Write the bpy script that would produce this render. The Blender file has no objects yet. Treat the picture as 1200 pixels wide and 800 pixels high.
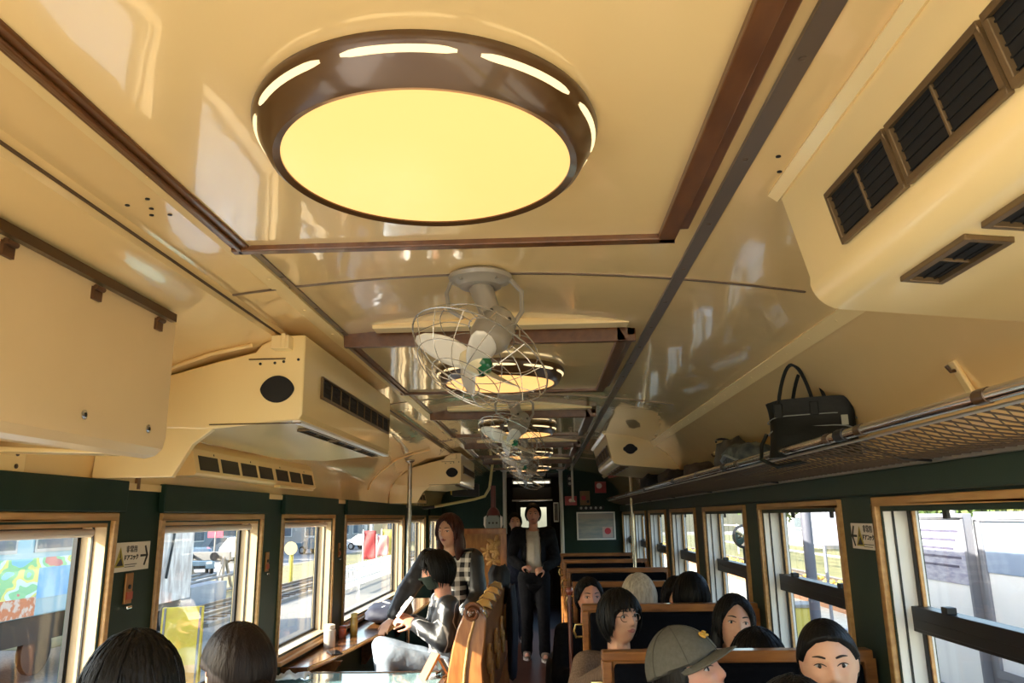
import bpy, bmesh, math, random
from mathutils import Vector, Matrix, Euler, noise as mnoise
random.seed(7)
SC = bpy.context.scene
COL = SC.collection
PI = math.pi
V = Vector

# ------------------------------------------------------------------ materials
MATS = {}
def mat(name, col, rough=.5, metal=0., coat=0., col2=None, nscale=8., bump=0., bscale=30., spec=.5, sss=0., stretch=None, contrast=(.35, .65), detail=4.):
    if name in MATS: return MATS[name]
    m = bpy.data.materials.new(name); m.use_nodes = True
    nt = m.node_tree; b = nt.nodes['Principled BSDF']
    b.inputs['Base Color'].default_value = (*col, 1)
    b.inputs['Roughness'].default_value = rough
    b.inputs['Metallic'].default_value = metal
    b.inputs['Coat Weight'].default_value = coat
    b.inputs['Coat Roughness'].default_value = .08
    b.inputs['Specular IOR Level'].default_value = spec
    if sss:
        b.inputs['Subsurface Weight'].default_value = sss
        b.inputs['Subsurface Radius'].default_value = (.02, .008, .004)
    tc = nt.nodes.new('ShaderNodeTexCoord'); src = tc.outputs['Object']
    if stretch:
        mp = nt.nodes.new('ShaderNodeMapping'); mp.inputs['Scale'].default_value = stretch
        nt.links.new(src, mp.inputs['Vector']); src = mp.outputs['Vector']
    if col2 is not None:
        n = nt.nodes.new('ShaderNodeTexNoise'); n.inputs['Scale'].default_value = nscale; n.inputs['Detail'].default_value = detail
        nt.links.new(src, n.inputs['Vector'])
        r = nt.nodes.new('ShaderNodeValToRGB')
        r.color_ramp.elements[0].position, r.color_ramp.elements[1].position = contrast
        r.color_ramp.elements[0].color = (*col, 1); r.color_ramp.elements[1].color = (*col2, 1)
        nt.links.new(n.outputs['Fac'], r.inputs['Fac']); nt.links.new(r.outputs['Color'], b.inputs['Base Color'])
    if bump:
        n2 = nt.nodes.new('ShaderNodeTexNoise'); n2.inputs['Scale'].default_value = bscale; n2.inputs['Detail'].default_value = 3
        nt.links.new(src, n2.inputs['Vector'])
        bp = nt.nodes.new('ShaderNodeBump'); bp.inputs['Strength'].default_value = bump; bp.inputs['Distance'].default_value = .01
        nt.links.new(n2.outputs['Fac'], bp.inputs['Height']); nt.links.new(bp.outputs['Normal'], b.inputs['Normal'])
        if coat: nt.links.new(bp.outputs['Normal'], b.inputs['Coat Normal'])
    MATS[name] = m
    return m
def emat(name, col, strength):
    if name in MATS: return MATS[name]
    m = bpy.data.materials.new(name); m.use_nodes = True; nt = m.node_tree
    b = nt.nodes['Principled BSDF']; b.inputs['Base Color'].default_value = (.22, .17, .08, 1); b.inputs['Roughness'].default_value = .3
    b.inputs['Emission Color'].default_value = (*col, 1); b.inputs['Emission Strength'].default_value = strength
    MATS[name] = m; return m
def glassmat(name, tint, refl=.06):
    if name in MATS: return MATS[name]
    m = bpy.data.materials.new(name); m.use_nodes = True; nt = m.node_tree
    for n in list(nt.nodes): nt.nodes.remove(n)
    o = nt.nodes.new('ShaderNodeOutputMaterial'); t = nt.nodes.new('ShaderNodeBsdfTransparent'); g = nt.nodes.new('ShaderNodeBsdfGlossy')
    mx = nt.nodes.new('ShaderNodeMixShader'); lw = nt.nodes.new('ShaderNodeLayerWeight'); pw = nt.nodes.new('ShaderNodeMath'); pw.operation = 'POWER'; pw.inputs[1].default_value = 4.; nt.links.new(lw.outputs['Facing'], pw.inputs[0]); fr = nt.nodes.new('ShaderNodeMath'); fr.operation = 'MULTIPLY_ADD'; fr.inputs[1].default_value = .35; fr.inputs[2].default_value = refl * .5; nt.links.new(pw.outputs[0], fr.inputs[0])
    t.inputs['Color'].default_value = (*tint, 1); g.inputs['Roughness'].default_value = .02
    nt.links.new(fr.outputs[0], mx.inputs['Fac']); nt.links.new(t.outputs[0], mx.inputs[1]); nt.links.new(g.outputs[0], mx.inputs[2]); nt.links.new(mx.outputs[0], o.inputs['Surface'])
    MATS[name] = m; return m

# ------------------------------------------------------------------ mesh builder
def basis(d):
    d = V(d).normalized(); a = V((0, 0, 1)) if abs(d.z) < .9 else V((1, 0, 0))
    u = d.cross(a).normalized(); return u, d.cross(u).normalized(), d
class MB:
    def __init__(s): s.v = []; s.f = []; s.m = []
    def add(s, vs, fs, m=0):
        o = len(s.v); s.v += [V(v) for v in vs]
        for f in fs: s.f.append(tuple(i + o for i in f)); s.m.append(m)
        return s
    def box(s, x0, x1, y0, y1, z0, z1, m=0):
        vs = [(x, y, z) for x in (x0, x1) for y in (y0, y1) for z in (z0, z1)]
        return s.add(vs, [(0, 1, 3, 2), (4, 6, 7, 5), (0, 4, 5, 1), (2, 3, 7, 6), (0, 2, 6, 4), (1, 5, 7, 3)], m)
    def obox(s, c, sx, sy, sz, rot=(0, 0, 0), m=0):
        R = Euler(rot).to_matrix(); c = V(c)
        vs = [c + R @ V((x * sx / 2, y * sy / 2, z * sz / 2)) for x in (-1, 1) for y in (-1, 1) for z in (-1, 1)]
        return s.add(vs, [(0, 1, 3, 2), (4, 6, 7, 5), (0, 4, 5, 1), (2, 3, 7, 6), (0, 2, 6, 4), (1, 5, 7, 3)], m)
    def prism(s, poly, axis, a, b, m=0):
        def P(p, t):
            if axis == 'y': return (p[0], t, p[1])
            if axis == 'x': return (t, p[0], p[1])
            return (p[0], p[1], t)
        n = len(poly); vs = [P(p, a) for p in poly] + [P(p, b) for p in poly]
        fs = [tuple(range(n)), tuple(range(2 * n - 1, n - 1, -1))] + [(i, (i + 1) % n, n + (i + 1) % n, n + i) for i in range(n)]
        return s.add(vs, fs, m)
    def cyl(s, p0, p1, r0, r1=None, n=12, m=0, caps=True):
        r1 = r0 if r1 is None else r1; p0 = V(p0); p1 = V(p1); u, w, d = basis(p1 - p0)
        vs = []
        for p, r in ((p0, r0), (p1, r1)):
            vs += [p + (u * math.cos(2 * PI * i / n) + w * math.sin(2 * PI * i / n)) * r for i in range(n)]
        fs = [(i, (i + 1) % n, n + (i + 1) % n, n + i) for i in range(n)]
        if caps: fs += [tuple(range(n - 1, -1, -1)), tuple(range(n, 2 * n))]
        return s.add(vs, fs, m)
    def tube(s, pts, r, n=8, closed=False, m=0, flat=1.):
        pts = [V(p) for p in pts]; N = len(pts); vs = []; pu = None
        rs = r if isinstance(r, (list, tuple)) else [r] * N
        for i, p in enumerate(pts):
            a = pts[(i - 1) % N] if closed or i else p; b = pts[(i + 1) % N] if closed or i < N - 1 else p
            d = (b - a).normalized()
            if pu is None: u, w, _ = basis(d)
            else:
                u = (pu - d * pu.dot(d)).normalized(); w = d.cross(u)
            pu = u
            vs += [p + (u * math.cos(2 * PI * k / n) + w * flat * math.sin(2 * PI * k / n)) * rs[i] for k in range(n)]
        fs = []
        for i in range(N if closed else N - 1):
            j = (i + 1) % N
            fs += [(i * n + k, i * n + (k + 1) % n, j * n + (k + 1) % n, j * n + k) for k in range(n)]
        if not closed: fs += [tuple(range(n - 1, -1, -1)), tuple(range((N - 1) * n, N * n))]
        return s.add(vs, fs, m)
    def lathe(s, prof, c=(0, 0, 0), d=(0, 0, 1), n=32, m=0, closed=False):
        u, w, d = basis(d); c = V(c); N = len(prof); vs = []
        for r, z in prof: vs += [c + d * z + (u * math.cos(2 * PI * k / n) + w * math.sin(2 * PI * k / n)) * max(r, 1e-5) for k in range(n)]
        fs = []
        for i in range(N if closed else N - 1):
            j = (i + 1) % N
            fs += [(i * n + k, i * n + (k + 1) % n, j * n + (k + 1) % n, j * n + k) for k in range(n)]
        if not closed:
            if prof[0][0] > 1e-4: fs.append(tuple(range(n - 1, -1, -1)))
            if prof[-1][0] > 1e-4: fs.append(tuple(range((N - 1) * n, N * n)))
        return s.add(vs, fs, m)
    def capsule(s, p0, p1, r0, r1, n=12, m=0, k=3):
        p0 = V(p0); p1 = V(p1); L = (p1 - p0).length
        if L < 1e-5: p1 = p0 + V((0, 0, 1e-4)); L = 1e-4
        prof = [(r0 * math.sin(a), -r0 * math.cos(a)) for a in [PI / 2 * i / k for i in range(k + 1)]]
        prof += [(r1 * math.cos(a), L + r1 * math.sin(a)) for a in [PI / 2 * i / k for i in range(k + 1)]]
        return s.lathe(prof, p0, p1 - p0, n, m)
    def ell(s, c, r, rot=(0, 0, 0), n=16, k=10, m=0, mx=None):
        R = Euler(rot).to_matrix(); c = V(c); vs = []; fs = []
        for i in range(k + 1):
            a = PI * i / k
            for j in range(n):
                b = 2 * PI * j / n
                sr = max(math.sin(a), 1e-4)
                p = c + R @ V((r[0] * sr * math.cos(b), r[1] * sr * math.sin(b), -r[2] * math.cos(a)))
                vs.append(mx @ p if mx else p)
        for i in range(k): fs += [(i * n + j, i * n + (j + 1) % n, (i + 1) * n + (j + 1) % n, (i + 1) * n + j) for j in range(n)]
        fs += [tuple(range(n - 1, -1, -1)), tuple(range(k * n, (k + 1) * n))]
        return s.add(vs, fs, m)
    def grid(s, rows, m=0, closed_u=False):
        n = len(rows[0]); vs = [p for r in rows for p in r]; fs = []
        for i in range(len(rows) - 1):
            for j in range(n if closed_u else n - 1):
                k = (j + 1) % n; fs.append((i * n + j, i * n + k, (i + 1) * n + k, (i + 1) * n + j))
        return s.add(vs, fs, m)
    def xf(s, M): s.v = [M @ v for v in s.v]; return s
    def mesh(s, name, weld=True):
        me = bpy.data.meshes.new(name); me.from_pydata([tuple(v) for v in s.v], [], s.f)
        me.polygons.foreach_set('material_index', s.m)
        bm = bmesh.new(); bm.from_mesh(me)
        if weld: bmesh.ops.remove_doubles(bm, verts=bm.verts, dist=1e-5)
        bmesh.ops.recalc_face_normals(bm, faces=bm.faces); bm.to_mesh(me); bm.free(); me.update()
        return me
    def build(s, name, mats, parent=None, smooth=35, bevel=0., weld=True, loc=None):
        me = s.mesh(name, weld)
        for m in (mats if isinstance(mats, (list, tuple)) else [mats]): me.materials.append(m)
        if smooth:
            me.shade_smooth(); me.set_sharp_from_angle(angle=math.radians(smooth))
        return link(name, me, parent, bevel, loc)
def link(name, me, parent=None, bevel=0., loc=None):
    o = bpy.data.objects.new(name, me); COL.objects.link(o)
    if parent is not None: o.parent = parent
    if loc is not None: o.location = loc
    if bevel:
        b = o.modifiers.new('Bevel', 'BEVEL'); b.width = bevel; b.segments = 2; b.limit_method = 'ANGLE'; b.angle_limit = math.radians(40)
    return o
def tag(o, label=None, cat=None, group=None, kind=None):
    if label: o['label'] = label
    if cat: o['category'] = cat
    if group: o['group'] = group
    if kind: o['kind'] = kind
    return o
def thing(name, label, cat, loc=(0, 0, 0), rz=0., group=None):
    o = bpy.data.objects.new(name, None); COL.objects.link(o); o.empty_display_size = .1
    o.location = loc; o.rotation_euler = (0, 0, rz)
    return tag(o, label, cat, group)
def struct(o): o['kind'] = 'structure'; return o
def copy_tree(o, parent=None):
    c = o.copy(); COL.objects.link(c)
    if parent is not None: c.parent = parent
    for ch in [x for x in o.children]: copy_tree(ch, c)
    return c
def text_mesh(body, size, parent, M, m, name='lettering', align='CENTER', bold=0.):
    cu = bpy.data.curves.new(name, 'FONT'); cu.body = body; cu.size = size; cu.align_x = align; cu.align_y = 'CENTER'; cu.extrude = .0006; cu.offset = bold
    t = bpy.data.objects.new(name, cu); COL.objects.link(t)
    dg = bpy.context.evaluated_depsgraph_get(); me = bpy.data.meshes.new_from_object(t.evaluated_get(dg)); bpy.data.objects.remove(t)
    me.transform(M); me.materials.clear(); me.materials.append(m)
    return link(name, me, parent)
def smoothstep(a, b, x):
    t = max(0., min(1., (x - a) / (b - a))); return t * t * (3 - 2 * t)
SKY_S, SUN_S, EXPO = .32, 8.0, 1.55
# ------------------------------------------------------------------ palette
CREAM = mat('cream_gloss_paint', (.90, .67, .325), .16, coat=1., col2=(.88, .64, .30), nscale=1.3, bump=.26, bscale=2.6)
CREAM.node_tree.nodes['Principled BSDF'].inputs['Coat Roughness'].default_value = .03
CREAMW = mat('cream_satin_paint', (.90, .67, .325), .36, coat=.15, col2=(.88, .64, .30), nscale=2.5, bump=.04, bscale=60)
CREAMAC = mat('cream_enamel', (.93, .75, .39), .25, coat=.4, col2=(.91, .72, .36), nscale=2.)
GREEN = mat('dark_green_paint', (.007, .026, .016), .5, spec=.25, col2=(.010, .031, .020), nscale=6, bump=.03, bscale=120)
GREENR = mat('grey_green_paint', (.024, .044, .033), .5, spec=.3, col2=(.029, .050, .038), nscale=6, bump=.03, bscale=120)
WOODG = mat('honey_wood', (.56, .32, .11), .35, coat=.3, col2=(.44, .23, .07), nscale=4, stretch=(14, 1.5, 14), bump=.05, bscale=8)
WOODD = mat('brown_moulding', (.15, .058, .016), .32, coat=.3, col2=(.10, .036, .010), nscale=4, stretch=(8, 2, 8))
WOODO = mat('orange_wood', (.40, .155, .04), .3, coat=.4, col2=(.27, .09, .022), nscale=4, stretch=(10, 10, 2))
WOODC = mat('counter_wood', (.20, .085, .028), .22, coat=.5, col2=(.12, .045, .015), nscale=3, stretch=(12, 1.2, 12))
BRONZE = mat('dark_bronze_lacquer', (.075, .036, .011), .28, metal=.2, coat=.4)
BLACK = mat('black_rubber', (.008, .008, .008), .5, bump=.02)
DARKM = mat('dark_metal', (.03, .03, .032), .4, metal=.6, bump=.02)
CHROME = mat('chrome', (.72, .70, .66), .14, metal=1., bump=.01)
STEEL = mat('brushed_metal', (.58, .53, .45), .35, metal=.9, bump=.03, bscale=80)
STRIPM = mat('metal_ceiling_strip', (.20, .145, .10), .32, metal=.5, bump=.02)
WHITE = mat('white_enamel', (.82, .80, .74), .3, coat=.2, bump=.01)
JAMB = mat('jamb_cream', (.50, .37, .21), .4, bump=.02)
JAMBW = mat('jamb_white', (.80, .80, .76), .4, bump=.02)
GLASS = glassmat('window_glass', (.96, .98, .98))
FLOORM = mat('dark_floor', (.060, .020, .011), .5, spec=.3, col2=(.085, .030, .017), nscale=3, stretch=(1, .4, 1), bump=.03, bscale=90)
GRILLE = mat('grille_brown', (.16, .105, .05), .4, metal=.3, bump=.02)

XL, XR, XC = -1.50, 1.12, -.19
YB, YE = -.02, 11.12           # open rear end and end bulkhead
ZS, ZT = .81, 1.615            # window sill and head
LWIN = [(.147, 1.238), (1.547, 2.638), (2.947, 4.038), (4.344, 5.435), (5.74, 8.165), (8.54, 9.63), (9.94, 11.03)]
RWIN = [(.147, 1.238), (1.547, 2.645), (2.947, 4.045), (4.33, 5.445), (5.75, 6.87), (7.14, 8.27), (8.55, 9.64), (9.95, 11.03)]

def wall(name, xa, xb, wins, m):
    b = MB(); fr = .035
    b.box(xa, xb, YB - .1, YE, 0, ZS + fr); b.box(xa, xb, YB - .1, YE, ZT - fr, 1.702)
    ys = [YB - .1] + [t for w in wins for t in (w[0] + fr, w[1] - fr)] + [YE]
    for i in range(0, len(ys), 2): b.box(xa, xb, ys[i], ys[i + 1], ZS + fr, ZT - fr)
    return struct(b.build(name, m, smooth=0, weld=False))
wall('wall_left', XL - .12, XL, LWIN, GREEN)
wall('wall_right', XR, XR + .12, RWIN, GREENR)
# floor slab, boarded
b = MB(); b.box(XL - .12, XR + .12, 1.3, 14.4, -.06, 0); struct(b.build('floor', FLOORM, smooth=0))
# ceiling profile
def zc(x): return 2.262 - .09 * (x - XC) ** 2
prof = [(-1.502, 1.70), (-1.50, 1.80), (-1.475, 1.90), (-1.40, 1.98), (-1.26, 2.078), (-1.10, 2.132), (-.97, 2.158), (-.945, 2.172), (-.90, 2.185), (-.885, zc(-.885))]
prof += [(-.885 + i * (1.625 / 26), zc(-.885 + i * (1.625 / 26))) for i in range(1, 27)]
prof += [(.80, 2.163), (.855, 2.142), (.875, 2.118), (.97, 2.05), (1.05, 1.96), (1.105, 1.86), (1.121, 1.76), (1.121, 1.70)]
outer = [(x * 1.0 + (-.10 if x < -1.2 else .10 if x > .9 else 0), z + .10) for x, z in prof]
b = MB()
rowsI = [[V((x, y, z)) for x, z in prof] for y in (YB - .1, 2, 4, 6, 8, YE)]
rowsO = [[V((x, y, z)) for x, z in outer] for y in (YB - .1, 2, 4, 6, 8, YE)]
b.grid(rowsI); b.grid(rowsO)
for i in range(5):
    for k in (0, -1): b.add([rowsI[i][k], rowsI[i + 1][k], rowsO[i + 1][k], rowsO[i][k]], [(0, 1, 2, 3)])
struct(b.build('ceiling', CREAM, smooth=40))
# unseen open deck added behind the camera to bounce sun in; far bulkhead, vestibule
b = MB(); b.box(XL - .12, XR + .12, -3.2, 1.3, -.06, 0); struct(b.build('floor_bounce_deck', mat('bounce_deck_pale', (.32, .27, .20), .6, col2=(.28, .235, .175), nscale=5, bump=.03), smooth=0))
b = MB()
for x in (XL - .06, XR + .06): b.box(x - .05, x + .05, -3.2, -3.1, 0, 1.0)
b.box(XL - .11, XR + .11, -3.19, -3.11, .98, 1.04); struct(b.build('wall_back_parapet', GREEN, smooth=0))  # parapet of the added open deck, out of view
b = MB()
b.box(XL - .02, -.55, YE, YE + .06, 0, 2.30); b.box(.22, XR + .02, YE, YE + .06, 0, 2.30); b.box(-.55, .22, YE, YE + .06, 2.20, 2.30)
struct(b.build('wall_end', GREEN, smooth=0))
b = MB()
b.box(XL - .1, XL, YE + .06, 14.4, 0, 2.3); b.box(XR, XR + .1, YE + .06, 14.4, 0, 2.3); b.box(XL, XR, YE + .06, 14.4, 2.3, 2.36)
b.box(XL, -.52, 14.3, 14.4, 0, 2.3); b.box(.12, XR, 14.3, 14.4, 0, 2.3); b.box(-.52, .12, 14.3, 14.4, 1.95, 2.3)
struct(b.build('wall_vestibule', mat('vestibule_brown', (.035, .024, .016), .5, bump=.02), smooth=0))
# gangway door with two lit panes
d = thing('door_1', None, None); struct(d)
b = MB(); b.box(-.52, .12, 14.33, 14.37, 0, 1.0); b.box(-.52, -.44, 14.33, 14.37, 1.0, 1.95); b.box(.04, .12, 14.33, 14.37, 1.0, 1.95); b.box(-.44, .04, 14.33, 14.37, 1.75, 1.95); b.box(-.215, -.185, 14.33, 14.37, 1.0, 1.75)
b.build('door_leaf', mat('door_grey', (.11, .10, .08), .4, bump=.02), d, smooth=0)
MB().box(-.44, .04, 14.345, 14.352, 1.0, 1.75).build('pane', GLASS, d, smooth=0)
MB().cyl((.0, 14.32, .9), (.0, 14.32, 1.05), .012).build('handle', CHROME, d)
# ------------------------------------------------------------------ trims on the ceiling
tn = [0]
def trim(b, m, smooth=35, bevel=0.):
    tn[0] += 1; return struct(b.build('trim_%d' % tn[0], m, smooth=smooth, bevel=bevel))
def strip(x, w, t, m):
    b = MB(); z0 = min(zc(x - w / 2), zc(x + w / 2))
    b.box(x - w / 2, x + w / 2, YB - .1, YE, z0 - t, z0 + .01)
    for i in range(34):
        y = YB + .05 + i * .32; b.lathe([(.006, 0), (.006, .002), (.0, .0035)], (x, y, z0 - t), (0, 0, -1), 8)
    trim(b, m)
strip(.392, .034, .005, STRIPM); strip(-.708, .016, .004, STRIPM); strip(-.745, .05, .003, CREAMAC)
for y in (2.05, 4.24, 6.44, 8.64):
    b = MB(); xs = [-.885 + i * (1.63 / 20) for i in range(21)]
    rows = [[V((x, y + dy, zc(x) - dz)) for x in xs] for dy, dz in ((-.005, -.01), (-.005, .004), (.005, .004), (.005, -.01))]
    b.grid(rows); trim(b, STRIPM)
# conduit ribs following the cove
for y in (2.40, 6.44):
    b = MB(); b.tube([(-1.49, y, 1.82), (-1.465, y, 1.89), (-1.39, y, 1.97), (-1.255, y, 2.07), (-1.10, y, 2.122), (-.96, y, 2.150)], .007)
    trim(b, CREAMW)
# dark reveal between cove and ceiling, left
b = MB(); b.box(-.889, -.884, YB, YE, 2.195, 2.2); trim(b, mat('seam_shadowed_gap', (.10, .06, .03), .7, bump=.01))
# right cove ridge moulding with screws
b = MB(); b.prism([(.852, 2.148), (.882, 2.11), (.876, 2.104), (.846, 2.138)], 'y', YB, YE)
for i in range(47):
    y = YB + .1 + i * .23; b.lathe([(.005, 0), (.005, .002), (0, .003)], (.862, y, 2.122), (-.7, 0, -.7), 8)
trim(b, CREAMAC)
b = MB(); b.prism([(1.052, 1.99), (1.046, 1.985), (1.082, 1.925), (1.09, 1.93)], 'y', YB, YE)
for i in range(40): b.lathe([(.006, 0), (.006, .003), (0, .004)], (1.066, .2 + i * .27, 1.955), (-.85, 0, -.5), 8)
trim(b, CREAMAC)
# two flush bolt clusters near the air conditioner / far left
for cx, cy in ((.47, 1.30), (-.83, 1.42)):
    b = MB()
    for dx, dy in ((-.02, .0), (.015, .03), (.0, .06), (.035, .07), (.03, -.015)):
        b.lathe([(.005, 0), (.005, .002), (0, .0035)], (cx + dx, cy + dy, zc(cx + dx)), (0, 0, -1), 8)
    trim(b, DARKM)
# raised light trays with brown moulding
TRAY = [1.085 + 2.12 * k for k in range(0, 5)]
LIGHTY = [1.135 + 2.09 * k for k in range(-1, 5)]
for cy in TRAY:
    x0, x1, h = -.715, .313, .565; b = MB()
    zt = 2.255; zb = 2.198; w = .026
    for k, (o, za) in enumerate(((0, zb), (-.014, zb - .008))):
        b.box(x0 - o, x0 + w + .016 * (1 - k), cy - h, cy + h, za, zt if k == 0 else zb)
    b.box(x1 - w - .012, x1, cy - h, cy + h, zb - .008, zt); b.box(x0, x1 + .031, cy - h, cy - h + w, zb - .008, zt); b.box(x0, x1, cy + h - w, cy + h, zb - .008, zt)
    # outer step on the right long side
    b.box(x1, x1 + .030, cy - h, cy + h - .03, zb + .012, zt)
    trim(b, WOODD, smooth=0, bevel=.003)
    b = MB(); b.box(x0 + w, x1 - w, cy - h + w, cy + h - w, zb + .006, zt); trim(b, CREAM, smooth=0)
    b = MB(); b.box(x0 + .12, x1 - .0, cy - h - .085, cy - h - .012, 2.236, 2.262); trim(b, CREAMAC, smooth=0, bevel=.004)
# green header panels above the left windows, ledge above right windows, pelmet strip
for k, (a, c) in enumerate(LWIN):
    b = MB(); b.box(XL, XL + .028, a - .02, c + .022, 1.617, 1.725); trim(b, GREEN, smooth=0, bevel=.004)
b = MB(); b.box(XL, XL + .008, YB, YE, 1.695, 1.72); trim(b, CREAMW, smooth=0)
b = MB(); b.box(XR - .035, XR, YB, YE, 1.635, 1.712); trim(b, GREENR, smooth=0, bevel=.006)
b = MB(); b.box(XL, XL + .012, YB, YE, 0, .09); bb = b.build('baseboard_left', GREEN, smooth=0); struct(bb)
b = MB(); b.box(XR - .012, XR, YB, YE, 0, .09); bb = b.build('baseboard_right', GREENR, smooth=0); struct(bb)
# pier edge strips left (dark recess next to each header panel)
# ------------------------------------------------------------------ windows
wn = [0]
def frame_ring(b, x0, x1, ya, yb, za, zb, w):
    b.box(x0, x1, ya, yb, zb - w, zb); b.box(x0, x1, ya, yb, za, za + w)
    b.box(x0, x1, ya, ya + w, za + w, zb - w); b.box(x0, x1, yb - w, yb, za + w, zb - w)
def left_window(ya, yb):
    wn[0] += 1; w = thing('window_%d' % wn[0], None, None); struct(w)
    b = MB(); frame_ring(b, XL - .004, XL + .016, ya, yb, ZS, ZT, .026); b.box(XL, XL + .04, ya, yb, ZS - .01, ZS + .012)
    b.build('frame', WOODG, w, smooth=0, bevel=.004)
    b = MB(); a, c, z0, z1 = ya + .026, yb - .026, ZS + .026, ZT - .026
    b.box(XL - .115, XL - .004, a, a + .012, z0, z1); b.box(XL - .115, XL - .004, c - .012, c, z0, z1)
    b.box(XL - .115, XL - .004, a, c, z0, z0 + .012)
    b.build('jamb', JAMB, w, smooth=0)
    b = MB(); b.box(XL - .115, XL - .004, a + .012, c - .012, z1 - .022, z1)
    b.build('head_board', WOODG, w, smooth=0)
    b = MB()
    for q in (.046, .090): 
        b.box(XL - q - .007, XL - q, a + .012, a + .016, z0 + .012, z1 - .022); b.box(XL - q - .007, XL - q, c - .016, c - .012, z0 + .012, z1 - .022)
    frame_ring(b, XL - .108, XL - .094, a + .012, c - .012, z0 + .012, z1 - .02, .014)
    b.build('gasket', BLACK, w, smooth=0)
    b = MB(); b.cyl((XL - .03, a + .014, z1 - .04), (XL - .03, c - .06, z1 - .04), .014, n=14); b.build('blind_roller', mat('roller_blind', (.62, .55, .50), .3, bump=.02), w)
    MB().box(XL - .103, XL - .100, a + .02, c - .02, z0 + .02, z1 - .03).build('pane', GLASS, w, smooth=0)
def right_window(ya, yb):
    wn[0] += 1; w = thing('window_%d' % wn[0], None, None); struct(w)
    b = MB(); frame_ring(b, XR - .018, XR + .004, ya, yb, ZS, ZT + .012, .026); b.build('frame', WOODG, w, smooth=0, bevel=.004)
    b = MB(); a, c, z0, z1 = ya + .026, yb - .026, ZS + .026, ZT - .014
    b.box(XR + .004, XR + .115, a, a + .012, z0, z1); b.box(XR + .004, XR + .115, c - .012, c, z0, z1); b.box(XR + .004, XR + .115, a, c, z0, z0 + .012); b.box(XR + .004, XR + .115, a, c, z1 - .012, z1)
    b.build('jamb', JAMBW, w, smooth=0)
    b = MB()
    for y0, y1 in ((a + .012, a + .017), (c - .017, c - .012)):
        b.box(XR + .030, XR + .036, y0, y1, z0 + .012, z1 - .012)
    b.build('blind_track', BLACK, w, smooth=0)
    b = MB()
    for y0, y1 in ((a + .012, a + .034), (c - .034, c - .012)): b.box(XR + .080, XR + .098, y0, y1, z0 + .012, z1 - .012)
    b.build('sash_stile', BLACK, w, smooth=0)
    b = MB()
    for y0, y1 in ((a + .034, a + .042), (c - .042, c - .034)): b.box(XR + .084, XR + .094, y0, y1, z0 + .012, z1 - .012)
    b.build('sash_edge', WOODG, w, smooth=0)
    b = MB(); b.box(XR + .055, XR + .105, a + .012, c - .012, 1.205, 1.282); b.box(XR + .052, XR + .056, a + .03, c - .03, 1.215, 1.245)
    rail = b.build('sash_rail', DARKM, w, smooth=0, bevel=.004)
    b = MB()
    for t in (.22, .78): y = a + (c - a) * t; b.box(XR + .05, XR + .08, y - .018, y + .018, 1.282, 1.302)
    b.build('latch', BLACK, w, smooth=0, bevel=.003)
    b = MB()
    for t in (.25, .72):
        y = a + (c - a) * t; b.box(XR + .06, XR + .07, y - .012, y + .012, z1 - .045, z1 - .012)
    b.build('blind_hook', BLACK, w, smooth=0)
    MB().box(XR + .090, XR + .093, a + .02, c - .02, z0 + .014, z1 - .014).build('pane', GLASS, w, smooth=0)
for q in LWIN: left_window(*q)
for q in RWIN: right_window(*q)
# ------------------------------------------------------------------ round ceiling lamps
LAMPG = emat('lamp_diffuser_glow', (1.6, .76, .235), 2 ** -EXPO)
SLOTG = emat('lamp_slot_glow', (1.0, .72, .36), 1.7 * 2 ** -EXPO)
def make_lamp(label):
    t = thing('ceiling_lamp', label, 'ceiling lamp', (0, 0, 0), 0, 'round lamps down the ceiling')
    b = MB()
    b.lathe([(.250, .000), (.262, -.004), (.272, .004), (.297, .048), (.300, .056), (.296, .066), (.292, .066), (.292, .054), (.268, .010), (.250, .010)], n=96, closed=True)
    b.build('ring', BRONZE, t, smooth=50)
    b = MB(); b.lathe([(0, -.012), (.09, -.0105), (.17, -.006), (.252, .003), (.252, .012), (0, .012)], n=96); b.build('diffuser', LAMPG, t, smooth=60)
    for k in range(9):
        b = MB(); a0 = 2 * PI * k / 9 - PI / 2 - .29; rows = []
        for i in range(13):
            a = a0 + .58 * i / 12; e = min(1, .35 + 3 * min(i, 12 - i) / 6); h = .0044 * min(1., e)
            ca, sa = math.cos(a), math.sin(a)
            def at(z, o): r = .272 + (z - .004) * .025 / .044 + o; return V((r * ca, r * sa, z))
            zm = .0385
            rows.append([at(zm - h, -.002), at(zm - h, .0016), at(zm + h, .0016), at(zm + h, -.002)])
        b.grid(rows); b.build('slot', SLOTG, t, smooth=40)
    return t
LLAB = ['glowing round lamp on the ceiling right behind the viewer', 'largest and nearest round yellow ceiling lamp in bronze ring', 'second round lamp on the ceiling, just beyond the nearest fan', 'third round ceiling lamp, behind the second fan',
        'fourth round ceiling lamp, small, beyond the third fan', 'farthest round ceiling lamp, close to the end bulkhead']
lamp0 = make_lamp(LLAB[1]); lamp0.location = (-.178, LIGHTY[1], 2.142); lamp0.scale = (.935, .935, .95)
for k in (2, 3, 4, 5):
    o = copy_tree(lamp0); o.location = (-.178, LIGHTY[k], 2.142); o['label'] = LLAB[k]

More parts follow.
